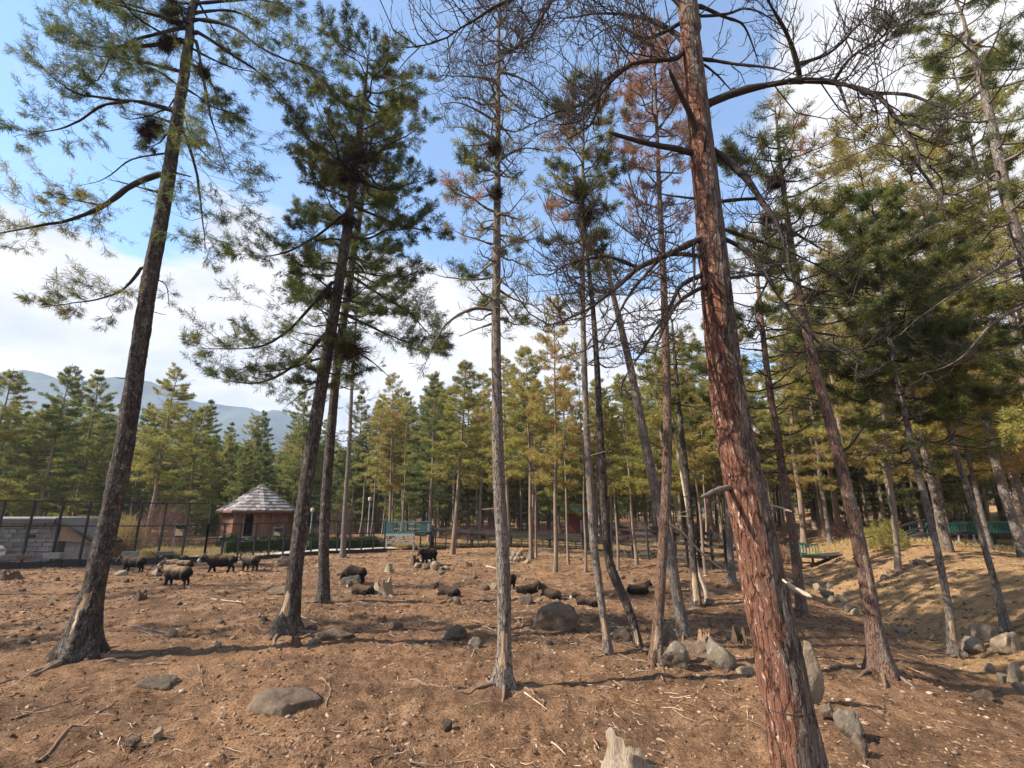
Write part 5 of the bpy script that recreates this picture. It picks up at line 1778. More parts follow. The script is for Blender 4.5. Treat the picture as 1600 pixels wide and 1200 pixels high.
def car():
    p = at_px(-80, 868, 27.0)
    root = thing('parked_car', 'white parked car behind the fence, only its nose showing at the left edge', 'car', p, 0)
    prof = np.array([(-2.1, .35), (-2.1, .75), (-1.95, .95), (-1.3, 1.0), (-.7, 1.45), (.5, 1.48), (1.1, 1.02), (1.9, .88), (2.08, .7), (2.1, .35)])
    g = Geo()
    n = len(prof)
    rows = []
    for yy, sc in ((-.86, .96), (-.80, 1.0), (.80, 1.0), (.86, .96)):
        rows.append(np.column_stack([prof[:, 0] * (1 if abs(yy) < .82 else .985), np.full(n, yy), .35 + (prof[:, 1] - .35) * sc]))
    V = np.concatenate(rows)
    F = [(r * n + i, r * n + i + 1, (r + 1) * n + i + 1, (r + 1) * n + i) for r in range(3) for i in range(n - 1)]
    g.add(V, F)
    g.add(V, [tuple(range(n))[::-1]])
    g.add(V, [tuple(range(3 * n, 4 * n))])
    g.build('body', plain('white car paint', (.78, .78, .78), .25, .03, 3, .5), root)
    gl = plain('dark car glass', (.02, .025, .03), .08, .1, 3, .6)
    for s in (-1, 1):
        Geo().box((-.1, s * .865, 1.2), (1.3, .02, .3)).build('side_window', gl, root, smooth=False)
        for x in (-1.3, 1.3):
            w = Geo().tubes([[(x, s * .70, .32), (x, s * .72, .32), (x, s * .88, .32), (x, s * .89, .32)]], [[.02, .33, .33, .02]], 20).build('wheel', M['iron'], root)
            Geo().tubes([[(x, s * .885, .32), (x, s * .90, .32), (x, s * .905, .32)]], [[.2, .2, .01]], 14).build('rim', M['steel'], w)
        Geo().box((2.06, s * .6, .68), (.06, .34, .14)).build('headlight', M['steel'], root, smooth=False)
    Geo().bar((.55, 0, 1.44), (1.08, 0, 1.07), 1.5, .03).build('windscreen', gl, root, smooth=False)


car()
# ------------------------------------------------------------------ takins
def coat(name, back, flank, leg, face):
    m, t, b = material(name)
    co = objco(t)
    n = t.noise(mapped(t, co, (3, 3, 1.2)), 6, 6, 0.7)
    g = t.math('ADD', attr(t, 'gold'), t.math('MULTIPLY', t.math('SUBTRACT', n, 0.5), 0.55))
    c = t.ramp(g, [(0.2, leg), (0.55, flank), (0.95, back)])
    c = t.mix(attr(t, 'face'), c, face)
    t.l.new(c, b.inputs['Base Color'])
    b.inputs['Roughness'].default_value = .9
    bump(t, b, n, .7, .03)
    return m


M['coat_gold'] = coat('golden brown shaggy coat', (0.20, 0.13, 0.074), (0.052, 0.032, 0.020), (0.016, 0.012, 0.010), (0.42, 0.36, 0.30))
M['coat_dark'] = coat('dark brown shaggy coat', (0.10, 0.062, 0.036), (0.036, 0.023, 0.015), (0.014, 0.010, 0.009), (0.40, 0.35, 0.30))
M['coat_black'] = coat('blackish brown shaggy coat', (0.055, 0.034, 0.021), (0.026, 0.017, 0.012), (0.012, 0.009, 0.008), (0.05, 0.035, 0.026))
M['horn'] = plain('dark ridged horn', (0.05, 0.045, 0.04), .5, .3, 20, .4)


def ball(g, c, r, sub=[None]):
    if sub[0] is None:
        bm = bmesh.new()
        bmesh.ops.create_icosphere(bm, subdivisions=3, radius=1)
        sub[0] = (np.array([v.co[:] for v in bm.verts]), np.array([[v.index for v in f.verts] for f in bm.faces]))
        bm.free()
    V, F = sub[0]
    g.add(V * np.asarray(r) + np.asarray(c), F)


def limbtube(g, pts, rad):
    P = spline(np.column_stack([np.array(pts, float), np.array(rad, float)]), 5 * len(pts))
    C, R = P[:, :3], np.maximum(P[:, 3], .02)
    for c, r in zip(C, R):
        pass
    g.tubes(C[None], R[None], 12)
    ball(g, C[0], [R[0]] * 3)
    ball(g, C[-1], [R[-1]] * 3)


def takin_mesh(pose):
    g = Geo()
    lie = pose == 'lying'
    dz = -.44 if lie else 0
    ball(g, (.33, 0, .72 + dz), (.42, .30, .39))
    ball(g, (-.10, 0, .70 + dz), (.60, .315, .36))
    ball(g, (-.50, 0, .73 + dz), (.35, .28, .33))
    ball(g, (.28, 0, .95 + dz), (.34, .17, .19))
    ball(g, (-.15, 0, .90 + dz), (.45, .17, .15))
    if pose == 'grazing':
        nk, hd, mz = (.78, 0, .66), (.98, 0, .44), (1.10, 0, .16)
    elif lie:
        nk, hd, mz = (.68, 0, .60), (.88, .05, .68), (1.10, .12, .50)
    else:
        nk, hd, mz = (.72, 0, .90), (.93, 0, .96), (1.20, 0, .74)
    limbtube(g, [(.40, 0, .82 + dz), nk, hd], [.30, .22, .155])
    mid = np.array(lerp(hd, mz, .5)) + [0, 0, .035]
    limbtube(g, [hd, mid, mz], [.175, .150, .105])
    ball(g, np.array(mz) + [-.01, 0, .01], (.085, .10, .08))
    limbtube(g, [np.array(nk) + [.02, 0, -.12], np.array(nk) + [-.05, 0, -.3 if not lie else -.22]], [.13, .08])   # throat fringe
    for s in (-1, 1):
        e = np.array(hd) + [-.04, s * .13, .06]
        limbtube(g, [e, e + [-.04, s * .10, .0], e + [-.07, s * .17, -.05]], [.045, .05, .02])
        y = s * .16
        if lie:
            limbtube(g, [(.42, y, .30), (.66, y * 1.3, .16), (.45, y * 1.5, .07), (.30, y * 1.5, .06)], [.15, .10, .07, .06])
            limbtube(g, [(-.50, y, .30), (-.22, y * 1.9, .22), (-.50, y * 2.1, .09), (-.25, y * 2.1, .06)], [.22, .15, .08, .06])
        else:
            a = {'standing': (0.02, -.02), 'walking': (.16, -.16), 'grazing': (.10, -.04)}[pose]
            k = a[0] if s > 0 else a[1]
            limbtube(g, [(.42, y, .66), (.43 + k * .4, y, .36), (.42 + k, y, .07)], [.150, .095, .068])
            ball(g, (.44 + k, y, .05), (.085, .07, .05))
            k = a[1] if s > 0 else a[0]
            limbtube(g, [(-.55, y * .95, .70), (-.47 + k * .4, y, .50), (-.64 + k * .7, y, .30), (-.60 + k, y, .07)], [.20, .135, .075, .062])
            ball(g, (-.57 + k, y, .05), (.085, .07, .05))
    limbtube(g, [(-.80, 0, .86 + dz), (-.88, 0, .70 + dz), (-.88, 0, .56 + dz)], [.06, .06, .03])
    me = g.build('body', M['coat_dark'])
    md = me.modifiers.new('r', 'REMESH')
    md.mode = 'VOXEL'
    md.voxel_size = .028
    sm = me.modifiers.new('s', 'SMOOTH')
    sm.factor, sm.iterations = .5, 9
    dg = bpy.context.evaluated_depsgraph_get()
    out = bpy.data.meshes.new_from_object(me.evaluated_get(dg))
    bpy.data.objects.remove(me)
    n = len(out.vertices)
    V = np.zeros(n * 3, np.float32)
    out.vertices.foreach_get('co', V)
    V = V.reshape(-1, 3)
    N = norm(V - [0, 0, .6 + dz])
    V2 = V + N * (.018 * fbm(V * np.array([9, 9, 5]), 3))[:, None]
    out.vertices.foreach_set('co', V2.astype(np.float32).ravel())
    out.polygons.foreach_set('use_smooth', np.ones(len(out.polygons), bool))
    z = V[:, 2] - dz
    gold = sstep(.55, 1.0, z) * (1 - .6 * sstep(.75, 1.0, V[:, 0])) * sstep(-.9, -.5, V[:, 0]) ** .5
    face = sstep(.55, .95, ((V - np.array(hd)) @ norm(np.array(mz) - np.array(hd))) / np.linalg.norm(np.array(mz) - np.array(hd))) * (V[:, 0] > .6) * (np.linalg.norm(V - np.array(mz), axis=1) < .34)
    if lie or pose == 'grazing':
        gold = gold * .9
    for k, a in (('gold', gold), ('face', face)):
        at = out.attributes.get(k) or out.attributes.new(k, 'FLOAT', 'POINT')
        at.data.foreach_set('value', a.astype(np.float32))
    return out, np.array(hd), np.array(mz)


def takin_kind(pose, ct, cache={}):
    if pose not in cache:
        cache[pose] = takin_mesh(pose)
    out, hd, mz = cache[pose]
    me = out.copy()
    me.materials.clear()
    me.materials.append(M[ct])
    root = thing('takin', None, 'takin')
    b = bpy.data.objects.new('body', me)
    COL.objects.link(b)
    b.parent = root
    ax = norm(mz - hd)
    for s in (-1, 1):
        h0 = hd + np.array([0.0, s * .05, .13])
        back = np.array([-ax[2], 0, ax[0]])
        P = np.array([h0, h0 + [.01, s * .07, .03], h0 + np.array([0, s * .15, .02]) - .02 * ax, h0 + np.array([0, s * .18, .05]) - .09 * ax, h0 + np.array([0, s * .15, .09]) - .17 * ax])
        P = spline(P, 12)
        Geo().tubes(P[None], [np.linspace(.050, .010, 12)], 8).build('horn', M['horn'], root)
        e = Geo()
        ball(e, lerp(hd, mz, .30) + [0, s * .125, .06], (.018,) * 3)
        e.build('eye', M['iron'], root)
    root.location = (0, -500, -500)
    return remember(root)


TK = {}
TAKINS = [  # px, feet py, height px (whole), pose, coat, heading (deg, 0 = to the right, 180 = left), label
    (274, 914, 41, 'standing', 'coat_gold', 172, 'takin with a tan back and pale muzzle, standing broadside in the open nearest the fence'),
    (277, 899, 32, 'standing', 'coat_gold', 195, 'pale backed takin half hidden behind the tan one that stands in the open'),
    (206, 894, 33, 'standing', 'coat_black', 178, 'blackish takin standing by the kerb just right of the nearest dark trunk'),
    (276, 880, 22, 'lying', 'coat_dark', 180, 'dark takin resting low at the kerb, under the left notice board'),
    (343, 893, 34, 'walking', 'coat_dark', 205, 'dark takin walking away to the left along the fence, behind a pale faced one'),
    (389, 892, 30, 'standing', 'coat_dark', 150, 'small dark takin with a pale face at the fence, rightmost of those below the pavilion'),
    (554, 913, 28, 'grazing', 'coat_black', 155, 'brown black takin with lowered head at the rocks beside the splintered stump'),
    (566, 931, 21, 'lying', 'coat_dark', 165, 'takin lying against the splintered stump'),
    (669, 884, 27, 'standing', 'coat_black', 245, 'blackish takin with a pale face standing behind the log and rock pile near the platform'),
    (701, 931, 21, 'lying', 'coat_black', 155, 'black takin lying in the open left of the middle pine'),
    (800, 920, 21, 'standing', 'coat_black', 265, 'black takin mostly hidden behind the middle pine'),
    (825, 929, 13, 'lying', 'coat_black', 20, 'small black takin lying just right of the middle pine'),
    (861, 935, 21, 'lying', 'coat_black', 130, 'black takin lying above the big boulder'),
    (919, 945, 21, 'lying', 'coat_dark', 170, 'takin with a pale muzzle lying beside the lean grey pine'),
    (998, 929, 16, 'lying', 'coat_dark', 10, 'brown takin lying flat beyond the leaning pair of pines'),
]
for px, py, hpx, pose, ct, hd, lab in TAKINS:
    key = (pose, ct)
    p = ground(px, py)
    tall = {'standing': 1.22, 'walking': 1.22, 'grazing': 1.12, 'lying': .92}[pose]
    sc = metres(hpx, p) / tall * 1.04
    sc = float(np.clip(sc, .45, 1.15))
    p[2] -= .02
    if key not in TK:
        r = TK[key] = takin_kind(*key)
        r.location = tuple(p)
        r.scale = (sc,) * 3
        r.rotation_euler = (0, 0, radians(hd))
        r['label'], r['group'] = lab, 'takins in the enclosure'
    else:
        dup(TK[key], p, radians(hd), sc, lab, 'takins in the enclosure')


# ------------------------------------------------------------------ rocks, stumps, sticks
def rock_mat(name, lo, hi, lich, moss):
    m, t, b = material(name)
    co = objco(t)
    n1, n2 = t.noise(co, 2.4, 6, .65), t.noise(co, 12, 6, .7)
    c = t.ramp(n1, [(.3, lo), (.7, hi)])
    c = t.mix(t.range(n2, .55, .70), c, lich)
    c = t.mix(t.math('MULTIPLY', t.range(t.noise(co, 4.2, 5, .7), .54, .68), .8), c, moss)
    c = t.mix(t.range(n2, .40, .27), c, tuple(x * .35 for x in lo))
    t.l.new(c, b.inputs['Base Color'])
    bump(t, b, t.math('ADD', n1, n2), .8, .04)
    return m


M['rock_brown'] = rock_mat('brown weathered rock', (0.082, 0.056, 0.039), (0.172, 0.122, 0.083), (0.24, 0.18, 0.125), (0.115, 0.09, 0.045))
M['rock_grey'] = rock_mat('grey lichened rock', (0.095, 0.075, 0.056), (0.20, 0.163, 0.120), (0.30, 0.26, 0.205), (0.050, 0.040, 0.030))
M['rock_pale'] = rock_mat('pale rock', (0.16, 0.118, 0.078), (0.29, 0.228, 0.158), (0.38, 0.31, 0.23), (0.15, 0.11, 0.06))
M['rock_dark'] = rock_mat('dark rock', (0.060, 0.043, 0.031), (0.130, 0.094, 0.068), (0.19, 0.148, 0.11), (0.06, 0.05, 0.03))
ICO = {}


def ico(k):
    if k not in ICO:
        bm = bmesh.new()
        bmesh.ops.create_icosphere(bm, subdivisions=k, radius=1)
        ICO[k] = (np.array([v.co[:] for v in bm.verts]), np.array([[v.index for v in f.verts] for f in bm.faces]))
        bm.free()
    return ICO[k]


def rock_shape(seed, sub=4, cuts=6, flat=.0, rough=.16):
    r = np.random.default_rng(seed)
    V, F = ico(sub)
    V = V * (1 + .30 * fbm(V * .9 + seed * 3.3, 3))[:, None]
    for _ in range(cuts):
        n = norm(r.normal(0, 1, 3))
        d = r.uniform(.50, .82)
        ex = np.maximum(V @ n - d, 0)
        V = V - n * (ex * .94)[:, None]
    V = V * (1 + rough * .6 * fbm(V * 3.1 + seed, 4, .6))[:, None]
    if sub >= 4:
        V = V * (1 + .035 * fbm(V * 8 + seed, 3, .6) - .05 * sstep(.12, .0, np.abs(fbm(V * 1.7 + seed * 2, 2))))[:, None]
    return V, F


def rock(label, px, py, wpx, hpx, mat='rock_brown', name='rock', deep=.8, seed=1, cuts=6, sink=.3, yaw=0, tilt=0, cat='rock', sub=4, group=None):
    b = ground(px, py)
    W = metres(wpx, b) / 2
    dep = depth_of(b)
    Hh = hpx * dep / F_PX / 1.0
    V, F = rock_shape(seed, sub, cuts)
    lo, hi = V.min(0), V.max(0)
    V = (V - (lo + hi) / 2) / ((hi - lo) / 2)
    c, s = cos(yaw), sin(yaw)
    V = np.column_stack([V[:, 0] * c - V[:, 1] * s, V[:, 0] * s + V[:, 1] * c, V[:, 2]])
    V[:, 0] += tilt * V[:, 2]
    hz = Hh / (2 - 2 * sink)
    V = V * [W / max(np.abs(V[:, 0]).max(), 1e-6), W * deep, hz]
    g = Geo()
    g.add(V + [0, W * deep * .55, hz * (1 - 2 * sink)], F)
    o = g.build(name, M[mat], None)
    o.location = tuple(b)
    return tag(o, label, cat, group)


rock('broad flat brown rock half sunk in the earth in front at lower left', 432, 1114, 140, 20, 'rock_brown', 'flat_rock', .75, 3, 5, .50, .3)
rock('dark three cornered slab in the earth below the nearest dark trunk', 243, 1072, 92, 16, 'rock_dark', 'flat_rock', .55, 9, 8, .45, .8)
rock('big rounded brown boulder behind the lean grey pine, right of the middle pine', 868, 988, 74, 40, 'rock_brown', 'boulder', .8, 5, 4, .3, .2)
rock('dark low rock between the dense pines and the middle pine', 710, 1000, 46, 20, 'rock_dark', 'rock', .7, 6, 6, .35, .4)
rock('pale angular stone in front of the dark low rock left of the middle pine', 741, 1013, 28, 17, 'rock_grey', 'stone', .7, 7, 9, .25, .9)
rock('grey rounded rock at the foot of the straight reddish pine', 1062, 1046, 52, 36, 'rock_grey', 'boulder', .7, 12, 6, .22, 1.2)
rock('large grey boulder with a dark shaded face left of the huge red pine', 1134, 1049, 52, 46, 'rock_grey', 'boulder', .9, 14, 9, .22, .5)
rock('pale flat boulder behind the two grey boulders', 1098, 1028, 62, 24, 'rock_brown', 'boulder', .8, 15, 6, .3, .2)
rock('brownish rock beside the foot of the leaning grey pine', 1045, 1008, 40, 30, 'rock_brown', 'rock', .8, 16, 6, .3, 1)
rock('dark rock between the crooked pine and the straight reddish pine', 975, 1000, 44, 18, 'rock_dark', 'rock', .7, 17, 6, .4, .3)
rock('tall pale standing slab leaning behind the huge red pine', 1277, 1108, 46, 92, 'rock_pale', 'standing_stone', .35, 21, 9, .14, .4, -.22)
rock('rough grey rock right of the huge red pine, half in shade', 1336, 1158, 52, 44, 'rock_grey', 'rock', .8, 22, 6, .22, .2)
rock('small brown rock between the standing slab and the rough grey rock', 1298, 1128, 34, 22, 'rock_brown', 'rock', .8, 23, 6, .25, .7)
rock('small tan stone below the rough grey rock', 1352, 1182, 30, 28, 'rock_brown', 'stone', .8, 24, 7, .25, .1)
rock('flat pale stone beside the large grey boulder left of the huge red pine', 1168, 1056, 34, 10, 'rock_pale', 'stone', .6, 25, 6, .4, .1)
rock('small grey boulder above the big brown boulder', 821, 945, 26, 15, 'rock_dark', 'rock', .8, 26, 5, .3, .4)
rock('pointed little stone in front at lower left', 243, 1158, 22, 20, 'rock_pale', 'stone', .6, 27, 9, .2, .4, .2)
rock('squat pale stone beside the pointed little stone at lower left', 205, 1168, 26, 12, 'rock_brown', 'stone', .7, 28, 7, .3, .2)
rock('small upright dark stone in the middle of the foreground', 697, 1140, 20, 20, 'rock_dark', 'stone', .7, 29, 8, .2, .3)
rock('half buried brown rock right of the debarked dense pine', 520, 1000, 76, 16, 'rock_brown', 'flat_rock', .7, 31, 6, .45, .3)
rock('low brown rock in front of the takin by the splintered stump', 545, 916, 36, 15, 'rock_pale', 'rock', .8, 32, 6, .3, .3)
rock('pale rock beside the dense pine trunk below the fence', 438, 886, 28, 16, 'rock_brown', 'rock', .8, 33, 6, .3, .3)
rock('pale rock left of the dark walking takin at the fence', 185, 900, 24, 8, 'rock_pale', 'rock', .8, 34, 6, .3, .3)
rock('pale stone beside the muzzle of the takin that stands in the open', 242, 900, 22, 11, 'rock_pale', 'stone', .8, 35, 6, .3, .3)
rock('flat brown rock under the trunk of the dense pine on its left side', 436, 930, 56, 12, 'rock_brown', 'flat_rock', .6, 36, 6, .4, .3)
rock('small brown rock left of the lying takin beside the middle pine', 757, 922, 20, 9, 'rock_dark', 'rock', .8, 37, 6, .3, .3)
rock('pale rock just left of the middle pine trunk', 772, 922, 18, 9, 'rock_pale', 'rock', .8, 38, 6, .3, .3)
rock('low mossy rock above the dark low rock left of the middle pine', 702, 940, 14, 6, 'rock_brown', 'rock', .8, 39, 6, .3, .3)
rock('low mossy brown rock left of the middle pine on the sunlit earth', 756, 943, 24, 8, 'rock_brown', 'rock', .8, 40, 6, .3, .3)
rock('pale rounded rock at the foot of the white dead snag', 1112, 946, 18, 10, 'rock_grey', 'rock', .8, 41, 6, .3, .3)
rock('white stone at the gully bottom in front of the sunlit bank', 1414, 988, 28, 9, 'rock_pale', 'stone', .7, 42, 7, .3, .3)
rock('pale slab on the earth beside the slim pine on the root mound', 1530, 1018, 60, 22, 'rock_pale', 'flat_rock', .7, 43, 7, .35, .3)
rock('rounded pale rock at the right edge beside the gully', 1592, 1064, 30, 26, 'rock_grey', 'rock', .8, 44, 6, .3, .3)
rock('dark rock at the lower right edge of the gully bank', 1545, 1090, 50, 14, 'rock_dark', 'rock', .7, 45, 7, .35, .3)
rock('pale ledge rock under the slim pine on the far bank', 1545, 1000, 60, 26, 'rock_pale', 'rock', .7, 46, 8, .3, .3)
rock('lower second pale ledge rock under the slim pine on the far bank', 1580, 1020, 56, 30, 'rock_pale', 'rock', .7, 47, 8, .3, .8)
rock('long pale slab on top of the sunlit bank below the walkway', 1438, 882, 34, 8, 'rock_pale', 'flat_rock', .5, 48, 7, .3, .1)

for i, (u, v, w, h) in enumerate([(1268, 915, 16, 9), (1282, 924, 20, 11), (1296, 934, 24, 13), (1306, 946, 20, 12), (1318, 942, 22, 11), (1326, 956, 22, 13), (1290, 945, 16, 8), (1340, 962, 18, 10), (1372, 918, 16, 8), (1384, 905, 16, 8), (1366, 930, 18, 8), (1392, 896, 14, 7),
                                  (1360, 970, 20, 10), (1462, 1003, 16, 8), (1485, 1012, 16, 9), (1510, 1032, 20, 10), (1552, 1052, 24, 13), (1570, 1070, 22, 14), (1598, 1082, 26, 15), (1400, 982, 16, 7), (1300, 918, 15, 8), (1350, 945, 16, 8)]):
    rock('pale stone in the stony bed of the gully', u, v, w, h, ['rock_pale', 'rock_pale', 'rock_grey'][i % 3], 'stone', .8, 60 + i, 7, .3, i * .7, 0, 'rock', 3, 'stones in the gully bed')
for i, (u, v, w, h) in enumerate([(800, 876, 12, 8), (808, 879, 14, 9), (817, 876, 13, 8), (823, 880, 12, 7), (812, 870, 12, 9), (804, 869, 11, 8), (797, 882, 9, 5)]):
    rock('white rock in the heap beside the pair of pale pines', u, v, w, h, 'rock_pale', 'rock', .9, 90 + i, 7, .2, i, 0, 'rock', 3, 'white rock heap at the back of the yard')
for i, (u, v, w, h) in enumerate([(652, 888, 14, 8), (664, 890, 16, 9), (680, 893, 18, 14), (675, 882, 12, 9), (697, 892, 16, 8), (690, 897, 12, 6)]):
    rock('pale rock in the heap of logs and rocks in front of the blackish takin', u, v, w, h, ['rock_pale', 'rock_grey'][i % 2], 'rock', .9, 110 + i, 7, .2, i, 0, 'rock', 3, 'log and rock heap in front of the platform')
sc_ = []
for i in range(90):
    u, v = rng.uniform(20, 1250), 865 + 150 * rng.uniform() ** 1.3
    w = rng.uniform(5, 13) * (0.7 + (v - 865) / 150)
    rock('small loose stone on the bare earth of the yard', u, v, w, w * rng.uniform(.35, .6), ['rock_brown', 'rock_brown', 'rock_brown', 'rock_pale', 'rock_dark'][i % 5], 'stone', .8, 200 + i, 6, .3, i, 0, 'rock', 2, 'loose stones on the yard')


def stump(label, px, py, wpx, hpx, mat='deadwood', jag=.5, roots=5, seed=0, spire=None, name='stump'):
    b = ground(px, py)
    r = metres(wpx, b) / 2
    h = hpx * depth_of(b) / F_PX
    S, N = 36, 16
    th = np.arange(S) / S * 2 * pi
    rr = np.random.default_rng(seed)
    prof = .60 + jag * (.6 * fbm(np.stack([np.cos(th) * 1.6, np.sin(th) * 1.6, 0 * th + seed], -1), 2) + .5 * fbm(np.stack([np.cos(th) * 5, np.sin(th) * 5, 0 * th + seed], -1), 2))
    if spire is not None:
        d = (th - spire + pi) % (2 * pi) - pi
        prof = .26 + .74 * np.exp(-np.abs(d / 1.15) ** 1.7) + .13 * fbm(np.stack([np.cos(th) * 4, np.sin(th) * 4, 0 * th + seed], -1), 2)
    prof = np.clip(prof, .12, 1.05)
    z = np.linspace(0, 1, N)[:, None]
    Z = z * prof[None] * h
    lob = 1 + .5 * np.cos(roots * th + seed) * .8
    R = r * (.68 + .45 * np.exp(-Z / (h * .30 + 1e-6)) * (.75 + .4 * lob[None]) / 1.4)
    R = R * (1 + .22 * fbm(np.stack(np.broadcast_arrays(np.cos(th)[None] * 4 + seed, np.sin(th)[None] * 4, Z * 1.2 / max(h, .1)), -1), 4))
    V = np.stack([R * np.cos(th), R * np.sin(th), Z - .06 * (z < .01)], -1)
    inner = V[-1] * [.72, .72, 1] - [0, 0, h * .12]
    g = Geo()
    i = np.arange(N)[:, None] * S
    j = np.arange(S)[None]
    VV = np.concatenate([V.reshape(-1, 3), inner, [[0, 0, h * .22]]])
    a, c = i + j, i + (j + 1) % S
    g.add(VV, np.stack([a, c, c + S, a + S], -1).reshape(-1, 4))
    k = N * S + np.arange(S)
    g.F.append((np.stack([k, np.roll(k, -1), np.full(S, (N + 1) * S)], -1), 0, np.full(S, .2)))
    root = thing(name, label, 'stump', b)
    g.build('trunk_base', M[mat], root)
    for q in range(roots):
        az = q / roots * 2 * pi + rr.uniform(-.3, .3) - seed / roots
        ln = r * rr.uniform(.8, 1.5)
        s = np.linspace(0, 1, 7)
        x, y = np.cos(az) * (r * .5 + ln * s), np.sin(az + .3 * s * rr.normal()) * (r * .5 + ln * s)
        zr = np.array([gz(b[0] + p, b[1] + w) for p, w in zip(x, y)]) - b[2] + .10 * r * (1 - s) - .03 * s
        Geo().tubes(np.stack([x, y, zr], -1)[None], (r * .22 * (1 - .85 * s))[None], 6).build('root', M[mat], root)
    return root


M['stump_wood'] = plain('silvery splintered stump wood', (0.26, 0.205, 0.15), .85, .75, 12, .15, (8, 8, .8), 0, .03)
M['stump_brown'] = plain('brown stump wood', (0.26, 0.17, 0.11), .85, .5, 8, .15, (6, 6, 1.0), 0, .03)
M['stump_dark'] = plain('dark rotten stump wood', (0.10, 0.065, 0.042), .9, .5, 7, .1, (3, 3, 1.0), 0, .03)
stump('bleached splintered stump with one tall point, at the bottom of the foreground', 984, 1206, 84, 62, 'stump_wood', .4, 6, 3, radians(205))
stump('splintered pale stump with spreading roots beside the lying takin', 598, 930, 34, 26, 'stump_wood', .8, 6, 5)
stump('short pale stump with a red cut top in front of the platform', 608, 893, 13, 20, 'stump_wood', .15, 4, 6)
stump('small dark rotten stump in the open below the tan backed takin', 220, 939, 20, 14, 'stump_dark', .9, 5, 7)
stump('broken brown stump behind the two grey boulders', 1102, 1012, 26, 26, 'stump_brown', .8, 5, 8)
stump('upturned dark root stump behind the large grey boulder', 1155, 1008, 28, 28, 'stump_dark', 1.0, 7, 9)
stump('dark upturned root in the log and rock heap', 648, 884, 16, 15, 'stump_dark', 1.0, 6, 10)
stump('low rotten stump on the sunlit earth left of the middle pine', 733, 886, 12, 8, 'stump_dark', 1.0, 5, 11)
stump('dark broken stump at the left edge under the kerb', 12, 905, 50, 12, 'stump_dark', .8, 4, 12)
stump('forked bit of root wood left of the dense pine foot', 462, 1008, 20, 18, 'stump_dark', 1.0, 5, 13)
stump('dark hollow stump in the earth below the splintered stump', 595, 968, 24, 9, 'stump_dark', .9, 5, 14)

SURFACE_ROOTS = [([(60, 1188), (110, 1150), (150, 1122), (195, 1094)], 9, 'long dark surface root crossing the bottom left corner'), ([(500, 1062), (508, 1085), (506, 1108)], 5, 'thin surface root right of the broad flat rock'),
                 ([(150, 1040), (200, 1036), (262, 1040)], 9, 'surface root running right from the nearest dark trunk'), ([(60, 1048), (35, 1062), (0, 1070)], 9, 'surface root running left from the nearest dark trunk'),
                 ([(470, 1000), (505, 990), (560, 994)], 7, 'surface root running right from the debarked dense pine'), ([(820, 1080), (845, 1096), (858, 1118)], 5, 'pale surface root below the middle pine foot'),
                 ([(805, 965), (830, 985), (870, 1005)], 5, 'surface root between the middle pine and the big boulder'), ([(1350, 1040), (1320, 1052), (1290, 1048)], 9, 'hooked root at the foot of the stout brown pine'),
                 ([(20, 1120), (70, 1105), (120, 1090)], 6, 'low surface root in the left foreground'), ([(640, 1060), (700, 1075), (760, 1072)], 5, 'low surface root left of the middle pine foot')]
for pts, wpx, lab in SURFACE_ROOTS:
    P = np.array([ground(*p) for p in pts])
    r = metres(wpx, P[0]) / 2
    C = spline(P, 22)
    C[:, :2] += np.cumsum(rng.normal(0, .012, (22, 2)), 0)
    C[:, 2] = [gz(*c[:2]) for c in C]
    C[:, 2] += r * (.25 + .5 * np.sin(np.linspace(0, 9, 22)) * np.linspace(.2, 1, 22)) - r * .2
    tag(Geo().tubes(C[None], [r * np.linspace(1, .4, 22) * (1 + .2 * rng.normal(0, 1, 22))], 8).build('surface_root', M['root_soil'], None, origin=C[0]), lab, 'root')

STICKS = [
    ([(728, 1040), (736, 1028), (742, 1012)], 3, 'forked pale stick lying near the pale angular stone'), ([(645, 1001), (690, 1002), (738, 1004)], 2.5, 'long thin pale stick beside the dark low rock'),
    ([(205, 978), (240, 984), (280, 990)], 3, 'long pale stick lying right of the nearest dark trunk'), ([(215, 984), (250, 991), (278, 991)], 2.5, 'second pale stick crossing the long one right of the nearest dark trunk'),
    ([(330, 935), (360, 940), (385, 946)], 2, 'thin pale stick lying in the open left of the dense pine'), ([(345, 945), (368, 938), (380, 948)], 2, 'bent pale twig lying in the open left of the dense pine'),
    ([(35, 975), (75, 972), (90, 985)], 2.5, 'pale curved stick at the left beside the nearest dark trunk'), ([(145, 1135), (158, 1144), (172, 1152)], 3, 'short pale stick in the left foreground'),
    ([(310, 1042), (316, 1062), (322, 1080)], 5, 'pale surface root running down from the three cornered slab'), ([(332, 1105), (345, 1118), (360, 1126)], 5, 'pale surface root end left of the broad flat rock'),
    ([(820, 1090), (842, 1105), (855, 1116)], 2.5, 'pair of thin pale sticks right of the middle pine foot'), ([(862, 1155), (872, 1170), (884, 1182)], 3, 'short pale stick left of the bleached stump'),
    ([(470, 962), (490, 970), (506, 976)], 2.5, 'thin pale stick right of the debarked dense pine'), ([(560, 944), (600, 948), (640, 946)], 2.5, 'dark stick lying below the splintered stump'),
    ([(395, 1172), (440, 1178), (475, 1158)], 3, 'curved brown stick under the broad flat rock'), ([(1180, 1074), (1230, 1076), (1250, 1070)], 3, 'thin stick lying behind the huge red pine'),
    ([(640, 1190), (690, 1196), (730, 1185)], 3, 'brown stick at the bottom edge in the middle'), ([(1030, 1080), (1050, 1092), (1080, 1096)], 2.5, 'thin pale stick in front of the reddish pine'),
    ([(760, 884), (790, 892), (820, 893)], 2, 'pale stick in front of the white rock heap'), ([(655, 880), (672, 878), (690, 884)], 5, 'pale log across the heap of rocks near the platform'),
    ([(1060, 820), (1085, 845), (1132, 893)], 4, None),
]
